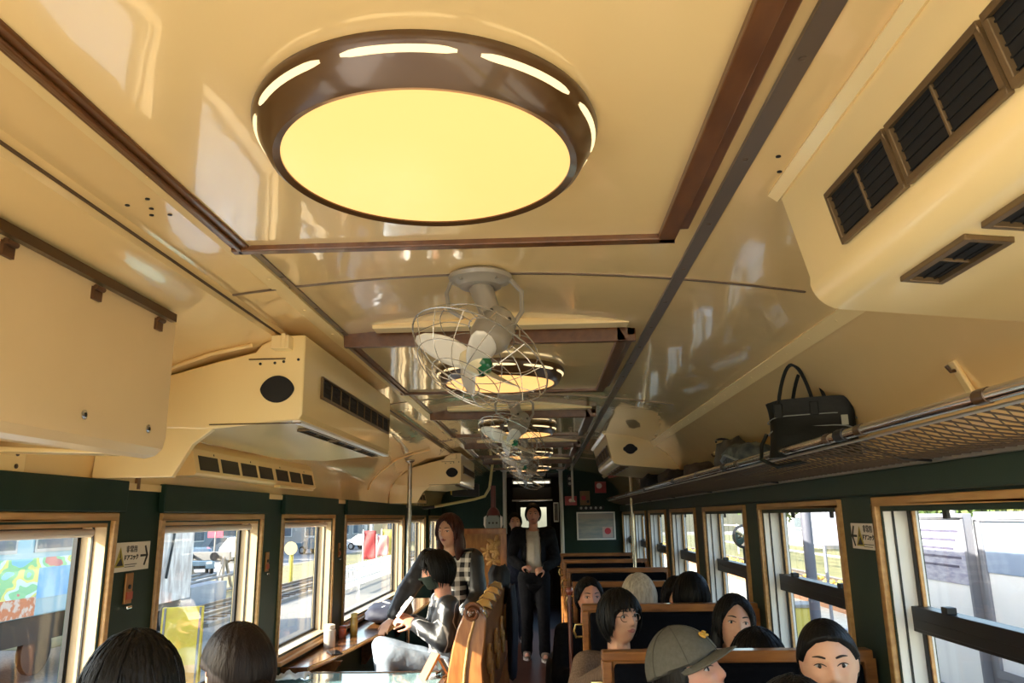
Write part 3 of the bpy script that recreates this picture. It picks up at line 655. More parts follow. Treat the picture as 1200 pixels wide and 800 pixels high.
# ------------------------------------------------------------------ left: seats for the two nearest passengers
for y, lab in ((1.76, 'low dark upholstered seat under the nearest black-haired passenger on the left'), (2.27, 'low dark upholstered seat under the passenger with tied-back hair')):
    t = thing('bench_seat', lab, 'seat', (-.9, y, 0)); b = MB(); b.box(-.36, .26, -.22, .22, .34, .44); b.build('seat_cushion', UPH, t, smooth=0, bevel=.03)
    for sx in (-.32, .22):
        for sy in (-.18, .18): MB().box(sx - .02, sx + .02, sy - .02, sy + .02, 0, .345).build('leg', SEATW, t, smooth=0, bevel=.003)
# ------------------------------------------------------------------ window counter, left
t = thing('window_counter', 'long glossy wooden counter below the left windows', 'counter', (0, 0, 0))
b = MB(); pts = [(-1.498, 4.45), (-1.34, 4.45), (-1.30, 4.7), (-1.25, 5.2), (-1.19, 5.9), (-1.16, 6.4), (-1.15, 8.1), (-1.498, 8.1)]
b.prism(pts, 'z', .752, .78); b.build('counter_top', WOODC, t, smooth=0, bevel=.006)
b = MB()
for i in range(1, 6): 
    p, q = V((*pts[i], .766)), V((*pts[i + 1], .766)); b.tube([p, q], .012, 8)
b.build('edge_lipping', WOODG, t)
for y in (4.8, 6.4, 7.8):
    b = MB(); b.prism([(-1.495, .752), (-1.24, .752), (-1.26, .72), (-1.46, .45), (-1.495, .45)], 'y', y - .02, y + .02); b.build('bracket', WOODC, t, smooth=0, bevel=.003)
def jar(label, x, y, r, h, body, lid, name='condiment_jar'):
    t = thing(name, label, 'jar', (x, y, .78)); b = MB(); b.lathe([(0, 0), (r * .92, 0), (r, .006), (r, h * .74), (r * .8, h * .8), (r * .8, h * .84), (0, h * .84)], n=20); b.build('jar_body', body, t)
    b = MB(); b.lathe([(r * .86, h * .80), (r * .9, h * .83), (r * .88, h * .97), (r * .6, h), (0, h)], n=20); b.build('lid', lid, t); return t
jar('clear glass condiment jar with pale lid standing at the near end of the counter', -1.41, 5.12, .038, .14, mat('jar_glass', (.45, .40, .34), .1, coat=.5, bump=.01), mat('jar_lid', (.70, .62, .50), .35, bump=.01))
jar('short jar with dark lid just behind the clear glass condiment jar', -1.445, 5.28, .032, .10, mat('jar_dark', (.20, .12, .08), .2, coat=.5, bump=.01), mat('jar_lid_dark', (.05, .03, .02), .3, bump=.01))
jar('yellow-labelled bottle standing on the counter against the window', -1.375, 5.62, .026, .15, mat('bottle_yellow', (.62, .42, .10), .25, coat=.5, col2=(.5, .3, .05), nscale=20), mat('bottle_cap', (.75, .60, .2), .3, bump=.01))
jar('small reddish jar beside the yellow-labelled bottle', -1.425, 5.50, .028, .08, mat('jar_red', (.28, .06, .03), .25, coat=.5, bump=.01), mat('jar_lid_red', (.20, .05, .03), .3, bump=.01))
t = thing('phone', 'small black phone lying on the counter near its front edge', 'phone', (-1.31, 4.88, .781), .5); b = MB(); b.box(-.035, .035, -.07, .07, 0, .008); b.build('phone_body', BLACK, t, smooth=0, bevel=.003); MB().box(-.031, .031, -.064, .064, .008, .0086).build('screen', mat('phone_screen', (.01, .01, .012), .05), t, smooth=0)
t = softbag('folded_jacket', 'navy jacket with white chevron folded on the counter by the child', 'jacket', (-1.27, 6.35, .781), (.34, .62, .14), mat('jacket_navy', (.012, .014, .03), .7, col2=(.02, .022, .04), nscale=12, bump=.25), 5)
b = MB(); b.tube([(-.02, -.20, .124), (.03, -.10, .142), (-.05, .02, .146)], .012, 6, flat=.3); b.build('chevron', mat('jacket_white', (.7, .72, .75), .6, bump=.05), t)
# ------------------------------------------------------------------ glass-topped table across the near end
t = thing('glass_table', 'glass-topped wooden table in the near left box, reflecting the sky', 'table', (0, 0, 0))
b = MB(); x0, x1, y0, y1 = -1.47, -.53, 3.62, 4.43; w = .035
b.box(x0, x1, y0, y0 + w, .72, .76); b.box(x0, x1, y1 - w * .5, y1, .72, .76); b.box(x0, x0 + w, y0 + w, y1 - w * .5, .72, .76); b.box(x1 - w, x1, y0 + w, y1 - w * .5, .72, .76); b.box(x0 + w, x1 - w, y0 + w, y1 - w * .5, .72, .73)
b.build('frame', WOODC, t, smooth=0, bevel=.003)
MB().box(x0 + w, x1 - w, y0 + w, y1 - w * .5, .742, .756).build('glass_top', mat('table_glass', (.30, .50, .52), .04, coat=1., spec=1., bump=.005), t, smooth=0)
for x in (x0 + .05, x1 - .06):
    for y in (y0 + .05, y1 - .06): MB().box(x - .025, x + .025, y - .025, y + .025, 0, .72).build('leg', WOODC, t, smooth=0, bevel=.004)
t = thing('menu_stand', 'small wooden easel with white card on the glass table', 'stand', (-.60, 4.28, .757), .5)
b = MB(); b.obox((-.035, 0, .055), .014, .10, .15, (0, .55, 0)); b.obox((.03, .0, .045), .012, .10, .12, (0, -.55, 0)); b.build('easel', WOODO, t, smooth=0, bevel=.002)
b = MB(); b.obox((.055, 0, .05), .003, .12, .10, (0, -.55, 0)); b.build('card', mat('card_white', (.75, .72, .62), .6, bump=.01), t, smooth=0)
b = MB(); b.tube([(.02, -.05, .005), (.07, -.05, .02), (.10, -.05, .005)], .006, 6); b.tube([(.02, .05, .005), (.07, .05, .02), (.10, .05, .005)], .006, 6); b.build('foot', WOODD, t)
t = thing('napkin', 'crumpled white napkins lying at the window end of the glass table', 'napkin', (-1.36, 4.25, .757)); b = MB(); rows = []
for i in range(12): rows.append([V(((i / 11 - .5) * .17, (j / 11 - .5) * .15, .006 + .045 * abs(mnoise.noise(V((i * .35, j * .35, 2.2)))))) for j in range(12)])
b.grid(rows); o = b.build('sheet', mat('napkin_white', (.75, .78, .80), .8, bump=.05), t, smooth=60); s = o.modifiers.new('Solid', 'SOLIDIFY'); s.thickness = .002
# ------------------------------------------------------------------ carved bench along the aisle
t = thing('carved_bench', 'honey-coloured wooden bench with curved end panel and slatted crest beside the aisle', 'bench', (0, 0, 0))
prof_end = [(-.56, 0), (-.55, .35), (-.535, .60), (-.515, .80), (-.49, .93), (-.465, 1.02), (-.435, 1.085), (-.395, 1.12), (-.345, 1.115), (-.315, 1.07), (-.318, .98), (-.335, .85), (-.325, .7), (-.315, .5), (-.32, .25), (-.315, 0)]
for y0 in (4.10, 6.62):
    b = MB(); b.prism(prof_end, 'y', y0, y0 + .055); e = b.build('end_panel', WOODO, t, smooth=40, bevel=.008)
    b = MB(); b.tube([(-.45, y0 - .003, .30), (-.44, y0 - .003, .60), (-.425, y0 - .003, .82), (-.405, y0 - .003, .96), (-.375, y0 - .003, 1.06)], .008, 8); b.build('moulding', WOODG, e)
    b = MB(); c = V((-.385, y0 + .03, 1.10)); b.tube([c + V((.045 * math.cos(a) * (1 - a / 16), -.02 - .004 * a, .045 * math.sin(a) * (1 - a / 16))) for a in [i * .45 for i in range(24)]], [.016 - .0005 * i for i in range(24)], 8); b.ell(c, (.035, .05, .03)); b.build('scroll', mat('carved_brown', (.16, .055, .022), .22, coat=.6, bump=.03), e)
b = MB(); b.prism([(-.50, .50), (-.455, .98), (-.43, 1.04), (-.37, 1.06), (-.33, 1.03), (-.345, .85), (-.33, .50)], 'y', 4.155, 6.62); b.build('back', WOODO, t, smooth=40)
for i in range(6):
    y = 4.34 + i * .40; b = MB(); b.prism([(-.462, .99), (-.436, 1.075), (-.39, 1.108), (-.342, 1.095), (-.325, 1.04), (-.37, 1.06), (-.43, 1.04)], 'y', y, y + .075); b.build('crest_slat', mat('crest_gold', (.55, .33, .09), .22, coat=.5, col2=(.45, .24, .06), nscale=8), t, smooth=40, bevel=.006)
for i in range(4):
    y = 4.5 + i * .6; b = MB()
    for k in range(2):
        c = V((-.327, y + .18 * k, .80 - .12 * k)); b.tube([c + V((0, .09 * math.cos(a) * (1 - a / 14), .09 * math.sin(a) * (1 - a / 14))) for a in [j * .4 for j in range(26)]], .011, 6)
    b.build('carved_scroll', WOODG, t)
b = MB(); b.box(-1.0, -.50, 4.155, 5.48, .47, .565); b.build('seat', UPH, t, smooth=0, bevel=.02)
b = MB(); b.box(-.97, -.52, 4.16, 5.48, .40, .47); b.build('seat_frame', WOODC, t, smooth=0)
for y in (4.3, 5.4): MB().box(-.96, -.91, y - .025, y + .025, 0, .40).build('leg', WOODC, t, smooth=0, bevel=.004)
# coats over the far part of the bench
def coat(label, x, y, w, d, h, ztop, m, seed):
    t = thing('draped_coat', label, 'coat', (x, y, 0)); b = MB(); rows = []
    for i in range(12):
        q = i / 11; row = []
        for k in range(28):
            a = 2 * PI * k / 28; p = V((math.cos(a), math.sin(a), q)); n = mnoise.noise(V((p.x * 1.5 + seed, p.y * 1.5, q * 2.4)))
            sc = (.45 + .55 * min(1, q * 5)) * (1 - .25 * q) if q < .92 else .55
            row.append(V((w / 2 * math.cos(a) * sc * (1 + .25 * n), d / 2 * math.sin(a) * sc * (1 + .25 * n), ztop - h * q + .03 * n)))
        rows.append(row)
    b.grid(rows, closed_u=True); b.add(rows[0], [tuple(range(28))]); b.add(rows[-1], [tuple(range(28))]); o = b.build('coat_body', m, t, smooth=60)
    b = MB(); b.tube([rows[j][5] + V((0, 0, .0)) for j in range(1, 11)], .012, 6); b.build('hem', m, t); return t
coat('black coat draped over the far end of the carved bench', -.385, 6.42, .20, .36, .30, 1.19, mat('coat_black', (.008, .008, .01), .8), 2)
coat('long navy coat hanging down the aisle side of the carved bench', -.275, 6.30, .10, .40, .70, 1.06, mat('coat_navy', (.008, .009, .018), .85, bump=.2), 6)
# ------------------------------------------------------------------ carved wooden screen
t = thing('carved_screen', 'orange wooden screen panel carved with leafy flowers behind the plaid woman', 'screen', (0, 0, 0))
x0, x1, y, zt = -.86, -.345, 6.86, 1.485
b = MB(); b.box(x0, x1, y, y + .05, zt - .045, zt); b.box(x0, x0 + .045, y, y + .05, 0, zt - .045); b.box(x1 - .05, x1, y, y + .05, 0, zt - .045); b.box(x0 + .045, x1 - .05, y, y + .05, .45, .52); b.build('frame', WOODO, t, smooth=0, bevel=.006)
b = MB(); b.box(x0 + .045, x1 - .05, y + .018, y + .034, .52, zt - .045); b.box(x0 + .045, x1 - .05, y + .018, y + .034, .05, .45); b.build('panel', mat('panel_wood', (.40, .19, .05), .4, coat=.2, col2=(.28, .12, .03), nscale=5, stretch=(8, 8, 2), bump=.04), t, smooth=0)
rnd = random.Random(4)
for k in range(22):
    cx = x0 + .085 + .34 * rnd.random(); cz = .60 + .80 * (k + rnd.random() * .6) / 22.5; b = MB()
    for p in range(6):
        a = p * PI / 3 + rnd.random(); b.ell((cx + .04 * math.cos(a), y + .014, cz + .04 * math.sin(a)), (.036, .012, .017), (0, -a, 0), 10, 6)
    b.ell((cx, y + .012, cz), (.014, .012, .014), n=10, k=6); b.tube([(cx, y + .014, cz - .03), (cx + .03, y + .014, cz - .08), (cx + .01, y + .014, cz - .12)], .006, 6)
    b.build('carved_flower', mat('carving_gold', (.52, .30, .09), .35, coat=.3, bump=.02), t)
# ------------------------------------------------------------------ poles and end-of-car fittings
def pole(label, x, y, r=.017, m=None, z0=0, z1=2.2):
    t = thing('grab_pole', label, 'pole', (x, y, 0)); MB().cyl((0, 0, z0), (0, 0, z1), r, n=16).build('tube', m or CHROME, t)
    b = MB(); b.lathe([(r, z0), (r * 2.1, z0), (r * 2.1, z0 + .01), (r, z0 + .025)], n=16); b.build('flange', m or CHROME, t)
    b = MB(); b.lathe([(r, z1 - .03), (r * 2.1, z1 - .012), (r * 2.1, z1), (r, z1)], n=16); b.build('flange', m or CHROME, t); return t
pole('shiny vertical pole on the left between the wide window and the plaid woman', -1.185, 6.72, .02, mat('pole_steel', (.50, .46, .38), .25, metal=.9, bump=.01), 0, 2.09)
PW = mat('pole_white', (.48, .46, .40), .3, coat=.3, bump=.01)
pole('whitish pole at the right edge of the end doorway', .245, 10.9, .028, PW, 0, 2.24)
pole('whitish pole at the left edge of the end doorway', -.56, 10.95, .028, PW, 0, 2.24)
pole('slim pole standing by the far right windows', .90, 7.95, .018, mat('pole_steel', (.50, .46, .38), .25), 0, 2.09)
pole('slim white pole hanging from the ceiling just left of the framed poster', .36, 9.6, .014, PW, 1.75, 2.23)
t = thing('fare_machine', 'dark red hooded fare machine with white sides on a post beyond the carved screen', 'machine', (-.56, 8.45, 0))
b = MB(); b.cyl((0, 0, 0), (0, 0, 1.46), .03); b.lathe([(.12, 0), (.12, .02), (.03, .04)], n=20); b.build('post', DARKM, t)
b = MB(); b.prism([(-.075, 1.46), (.075, 1.46), (.075, 1.56), (.05, 1.60), (-.05, 1.60), (-.075, 1.56)], 'y', -.07, .07); b.build('cabinet_body', mat('machine_grey', (.20, .24, .23), .4, bump=.02), t, smooth=0, bevel=.006)
b = MB(); b.prism([(-.082, 1.46), (-.102, 1.50), (-.100, 1.58), (-.078, 1.60)], 'y', -.075, .075); b.prism([(.082, 1.46), (.102, 1.50), (.100, 1.58), (.078, 1.60)], 'y', -.075, .075); b.build('side_cheek', WHITE, t, smooth=0, bevel=.004)
b = MB(); b.lathe([(0, 1.69), (.03, 1.685), (.06, 1.65), (.078, 1.60), (0, 1.60)], n=20); b.cyl((0, 0, 1.66), (0, 0, 1.92), .028); b.build('hood', mat('machine_maroon', (.12, .03, .03), .3, coat=.4, bump=.02), t)
for k in range(3): MB().cyl((-.04 + .04 * k, -.072, 1.52), (-.04 + .04 * k, -.08, 1.52), .011, n=12).build('button', BLACK, t)
t = thing('hand_rail', 'pale yellow handrail running crosswise above the plaid woman\'s head', 'rail', (0, 0, 0)); YEL = mat('rail_yellow', (.55, .48, .20), .3, coat=.4, bump=.01)
b = MB(); b.tube([(-1.33, 9.3, 1.715), (-.85, 9.3, 1.795), (-.72, 9.3, 1.83), (-.66, 9.3, 1.93), (-.62, 9.3, 2.235)], .017, 10); b.build('bar', YEL, t)
b = MB(); b.tube([(-1.49, 9.3, 1.70), (-1.33, 9.3, 1.715)], .022, 10); b.build('socket', DARKM, t)
t = thing('ceiling_monitor', 'black ceiling-hung monitor with yellow side, far left end of car', 'monitor', (-.97, 9.55, 0)); b = MB(); b.prism([(-.17, 1.84), (.16, 1.84), (.16, 1.99), (-.05, 2.01), (-.17, 1.93)], 'y', -.08, .08); b.build('casing', BLACK, t, smooth=0, bevel=.01)
b = MB(); b.prism([(-.185, 1.86), (-.172, 1.86), (-.172, 2.02), (-.20, 2.04)], 'y', -.09, .08); b.build('side_panel', mat('monitor_yellow', (.60, .40, .04), .4, bump=.01), t, smooth=0); MB().cyl((0, 0, 1.99), (0, 0, 2.21), .02).build('bracket', DARKM, t)
t = thing('framed_poster', 'framed grey-blue poster with red square on the end bulkhead', 'poster', (.735, YE - .002, 1.44)); w, h = .545, .385
b = MB()
for q in ((-w / 2, w / 2, h / 2 - .018, h / 2), (-w / 2, w / 2, -h / 2, -h / 2 + .018), (-w / 2, -w / 2 + .018, -h / 2, h / 2), (w / 2 - .018, w / 2, -h / 2, h / 2)): b.box(q[0], q[1], -.022, 0, q[2], q[3])
b.build('frame', WHITE, t, smooth=0, bevel=.002)
PM = mat('poster_print', (.22, .27, .28), .35, col2=(.38, .37, .34), nscale=7, stretch=(.6, 1, 3)); MB().box(-w / 2 + .016, w / 2 - .016, -.010, -.002, -h / 2 + .016, h / 2 - .016).build('print', PM, t, smooth=0)
b = MB(); b.box(-w / 2 + .03, w / 2 - .03, -.012, -.010, .10, .16); b.build('heading_band', mat('poster_band', (.40, .36, .32), .4, bump=.01), t, smooth=0)
b = MB(); b.box(.09, .235, -.013, -.010, -.165, -.015); b.build('notice', mat('poster_pale', (.55, .42, .38), .4, bump=.01), t, smooth=0)
b = MB(); b.cyl((.165, -.0135, -.075), (.165, -.0155, -.075), .045, n=20); b.build('red_mark', mat('poster_red', (.5, .03, .05), .4, bump=.01), t)
def box_thing(name, label, cat, x0, x1, z0, z1, dp, m, extra=None, y=None):
    y = YE if y is None else y; t = thing(name, label, cat, (0, y, 0)); MB().box(x0, x1, -dp, 0, z0, z1).build('case', m, t, smooth=0, bevel=.004)
    if extra: extra(t)
    return t
RED = mat('sign_red', (.35, .02, .03), .35, coat=.3, bump=.01)
def ex1(t):
    MB().cyl((.80, -.035, 2.0), (.80, -.041, 2.0), .04, n=16).build('emblem', mat('emblem_white', (.65, .5, .5), .4, bump=.01), t)
box_thing('alarm_box', 'dark red box sign high on the end bulkhead, right of the pole', 'alarm box', .74, .90, 1.90, 2.06, .035, RED, ex1)
def ex2(t):
    MB().cyl((.38, -.05, 1.80), (.38, -.056, 1.80), .025, n=16).build('flame_mark', mat('emblem_pink', (.75, .45, .42), .4, bump=.01), t)
box_thing('fire_alarm', 'small red alarm box just above and left of the framed poster', 'alarm box', .30, .47, 1.73, 1.86, .05, RED, ex2)
box_thing('relay_box', 'brown wooden relay box above the framed poster', 'box', .52, .66, 1.73, 1.93, .05, mat('relay_brown', (.20, .10, .03), .4, col2=(.15, .07, .02), nscale=6), lambda t: [MB().box(.54, .60, -.056, -.05, 1.80, 1.86).build('dial', RED, t, smooth=0), MB().cyl((.63, -.05, 1.78), (.63, -.06, 1.78), .02).build('knob', DARKM, t)])
def sw(t):
    for k in range(5): MB().cyl((.53 + .07 * k, -.03, 1.69), (.53 + .07 * k, -.045, 1.69), .018, n=10).build('switch', mat('switch_grey', (.35, .33, .29), .4, bump=.01), t)
box_thing('switch_panel', 'row of small grey switches directly above the framed poster', 'switch panel', .49, .86, 1.66, 1.715, .03, DARKM, sw)
box_thing('wall_socket', 'small grey double socket high beside the right doorway pole', 'socket', .345, .41, 2.0, 2.16, .02, DARKM, lambda t: [MB().cyl((.378, -.02, z), (.378, -.028, z), .022, n=14).build('outlet', mat('switch_grey', (.35, .33, .29), .4), t) for z in (2.04, 2.11)])
box_thing('framed_notice', 'small white-framed dark notice inside the end doorway, right side', 'notice', .135, .21, 1.50, 1.78, .02, WHITE, lambda t: MB().box(.147, .198, -.023, -.019, 1.52, 1.76).build('print', mat('notice_dark', (.09, .085, .075), .4, col2=(.16, .15, .13), nscale=30), t, smooth=0), y=11.3)
t = thing('ceiling_tube_light', 'long lit fluorescent tube in the vestibule ceiling', 'tube light', (-.2, 12.6, 2.13)); b = MB(); b.box(-.32, .32, -.05, .05, .025, .05); b.build('batten', WHITE, t, smooth=0, bevel=.004); MB().cyl((-.30, 0, 0), (.30, 0, 0), .018, n=12).build('tube', emat('tube_glow', (1., .93, .72), 1.4 * 2 ** -EXPO), t)
for s in (-1, 1): MB().box(s * .31 - .01, s * .31 + .01, -.02, .02, -.02, .03).build('end_cap', WHITE, t, smooth=0)
t = thing('route_box', 'dark brown box across the vestibule above the man\'s head', 'box', (-.2, 13.0, 0)); MB().box(-.33, .33, -.1, .1, 1.86, 2.06).build('case', mat('route_brown', (.035, .02, .008), .5, bump=.02), t, smooth=0, bevel=.006); MB().box(-.34, .34, -.11, .11, 1.84, 1.86).build('rim', STEEL, t, smooth=0)
MB().cyl((-.25, 0, 2.06), (-.25, 0, 2.3), .012).build('hanger', DARKM, t); MB().cyl((.25, 0, 2.06), (.25, 0, 2.3), .012).build('hanger', DARKM, t)
# ------------------------------------------------------------------ people
FEATS = [(0, .020, -.006, .010, .018), (0, .000, -.010, .010, .016), (0, -.016, -.016, .012, .012), (0, -.024, -.010, .012, .007), (.013, -.026, -.006, .007, .006), (-.013, -.026, -.006, .007, .006),
         (.031, .010, .0085, .015, .010), (-.031, .010, .0085, .015, .010), (.030, .032, -.004, .020, .008), (-.030, .032, -.004, .020, .008), (.043, -.016, -.005, .018, .016), (-.043, -.016, -.005, .018, .016),
         (0, -.050, -.0075, .024, .012), (0, -.067, .003, .02, .006), (0, -.090, -.008, .018, .014), (0, .055, -.002, .04, .03)]
def feat(x, z): return sum(a * math.exp(-((x - x0) / sx) ** 2 - ((z - z0) / sz) ** 2) for x0, z0, a, sx, sz in FEATS)
RX, RY, RZ = .074, .092, .114
def head_pt(sx, sy, sz, fat=1.):
    t = max(0., -sz); wx = 1 - .20 * t ** 1.6
    x = sx * RX * wx * fat; z = sz * RZ; y = sy * RY * (1 - .10 * t) - .014 * t
    if sy > 0: y *= 1.06
    if sy < 0: y += feat(x, z) * min(1, -sy * 2.2)
    return V((x, y, z))
def face_y(x, z, fat=1.):
    t = max(0., -z / RZ); wx = 1 - .20 * t ** 1.6
    q = max(0., 1 - (x / (RX * wx * fat)) ** 2 - (z / RZ) ** 2)
    return -math.sqrt(q) * RY * (1 - .10 * t) - .014 * t + feat(x, z)
def sphere_dirs(n, k):
    for i in range(k + 1):
        e = -PI / 2 + PI * i / k
        yield [(math.sin(2 * PI * j / n) * max(math.cos(e), 1e-3), -math.cos(2 * PI * j / n) * max(math.cos(e), 1e-3), math.sin(e)) for j in range(n)]
def head_mb(fat=1.):
    b = MB(); rows = [[head_pt(*d, fat) for d in r] for r in sphere_dirs(72, 56)]
    b.grid(rows, closed_u=True); n = 72; b.add(rows[0], [tuple(range(n - 1, -1, -1))]); b.add(rows[-1], [tuple(range(n))])
    return b
# hairline elevation (degrees) against angle from the front
def hairline(style, a):
    tabs = {'back': [(0, 46), (40, 36), (62, 12), (75, -6), (92, -12), (110, -40), (180, -52)],
            'tied': [(0, 40), (30, 36), (55, 22), (72, 4), (95, 2), (110, -30), (180, -50)],
            'bangs': [(0, 24), (35, 20), (52, 8), (64, -14), (80, -30), (95, -40), (180, -58)],
            'bob': [(0, 22), (32, 20), (46, 6), (58, -30), (90, -62), (180, -75)],
            'short': [(0, 40), (40, 34), (58, 16), (70, -4), (84, -4), (98, -14), (115, -34), (180, -46)],
            'part': [(0, 50), (20, 44), (42, 26), (58, 4), (72, -30), (100, -50), (180, -70)],
            'cap': [(0, 19), (60, 17), (90, 16), (180, 6)],
            'under': [(0, 60), (60, 40), (68, 10), (74, -12), (86, -12), (98, -18), (115, -38), (180, -50)]}
    t = tabs[style]
    for (a0, e0), (a1, e1) in zip(t, t[1:]):
        if a <= a1: return e0 + (e1 - e0) * (a - a0) / (a1 - a0)
    return t[-1][1]
def shell_mb(style, T, fat=1., soft=7., seed=0, strand=.045, back=0., lift=0.):
    b = MB(); n, k = 96, 64; rows = []
    for r in sphere_dirs(n, k):
        row = []
        for d in r:
            a = abs(math.degrees(math.atan2(d[0], -d[1]))); e = math.degrees(math.asin(max(-1, min(1, d[2]))))
            h = smoothstep(hairline(style, a) - soft * .3, hairline(style, a) + soft, e)
            az = math.degrees(math.atan2(d[0], -d[1]))
            st = 1 + strand * (.6 * math.sin(az * .75 + seed + e * .05) + .6 * math.sin(az * .37 + seed * 2.1) + .7 * mnoise.noise(V((az * .09, e * .012, seed))))
            t = T * st * (1 + back * max(0, d[1]) + lift * max(0, d[2]))
            p = head_pt(*d, fat); base = V((p.x, p.y, p.z)); nrm = V((d[0] / RX, d[1] / RY, d[2] / RZ)).normalized()
            row.append(base + nrm * (t * h - .012 * (1 - h)))
        rows.append(row)
    b.grid(rows, closed_u=True); b.add(rows[0], [tuple(range(n - 1, -1, -1))]); b.add(rows[-1], [tuple(range(n))])
    return b
def remesh(b, name, voxel, smooth=3):
    me = b.mesh(name + '_src', weld=True); o = bpy.data.objects.new('tmp', me); COL.objects.link(o)
    r = o.modifiers.new('R', 'REMESH'); r.mode = 'VOXEL'; r.voxel_size = voxel
    if smooth: s = o.modifiers.new('S', 'SMOOTH'); s.factor = .5; s.iterations = smooth
    dg = bpy.context.evaluated_depsgraph_get(); out = bpy.data.meshes.new_from_object(o.evaluated_get(dg)); bpy.data.objects.remove(o); bpy.data.meshes.remove(me)
    out.shade_smooth(); out.name = name
    return out
def hand(b, wrist, d, n, side, curl, thumb_in=.4):
    """palm, five fingers and thumb; d points along the hand, n is where the palm faces, side = +1 puts the thumb on cross(d, n)"""
    d = V(d).normalized(); n = V(n); n = (n - d * n.dot(d)).normalized(); s = d.cross(n) * side; w = V(wrist)
    for i in range(4): b.capsule(w + s * (.012 - .008 * i), w + d * .082 + s * (.030 - .020 * i), .017, .0125, 8)
    for i, L in enumerate((.92, 1.0, .94, .76)):
        p = w + d * .086 + s * (.031 - .0205 * i); dd = d.copy(); r = .0088
        for j, l in enumerate((.042, .027, .021)):
            ang = curl * (1.0 + .1 * i) * (.8 if j == 0 else 1.); dd = (dd * math.cos(ang) + n * math.sin(ang) * 1.0).normalized() if j == 0 else (Matrix.Rotation(ang, 3, d.cross(n)) @ dd)
            q = p + dd * l * L; b.capsule(p, q, r, r - .0008, 8); p = q; r -= .0008
    p = w + d * .022 + s * .026; dd = (s * .75 + d * .6 + n * .25).normalized()
    for j, l in enumerate((.036, .030, .024)):
        q = p + dd * l; b.capsule(p, q, .0115 - .001 * j, .0105 - .001 * j, 8); p = q; dd = (dd + (d * .5 - s * .25 + n * thumb_in) * .6).normalized()
SKIN = mat('skin_light', (.70, .42, .28), .45, sss=.1, col2=(.66, .37, .24), nscale=25, bump=.02, bscale=200)
SKIN2 = mat('skin_tan', (.62, .35, .22), .45, sss=.1, col2=(.58, .30, .19), nscale=25, bump=.02, bscale=200)
SKIN3 = mat('skin_ruddy', (.64, .33, .21), .42, sss=.1, col2=(.60, .26, .17), nscale=18, bump=.02, bscale=200)
EYEW = mat('eye_white', (.62, .58, .54), .2); EYED = mat('eye_dark', (.012, .008, .006), .1)
LIPM = mat('lip', (.40, .14, .11), .4, bump=.01); BROW = mat('eyebrow_hair', (.025, .016, .012), .7, bump=.05)
HBLACK = mat('hair_black', (.005, .0045, .004), .5, spec=.22, bump=.35, bscale=120, stretch=(1, 1, .12)); HBROWN = mat('hair_dark_brown', (.014, .008, .006), .5, spec=.25, bump=.35, bscale=120, stretch=(1, 1, .12))
HRED = mat('hair_red_brown', (.05, .015, .010), .45, spec=.3, bump=.35, bscale=120, stretch=(1, 1, .12)); HGREY = mat('hair_grey_white', (.62, .55, .45), .6, col2=(.42, .36, .28), nscale=70, stretch=(1, 1, .2), bump=.35, bscale=120)
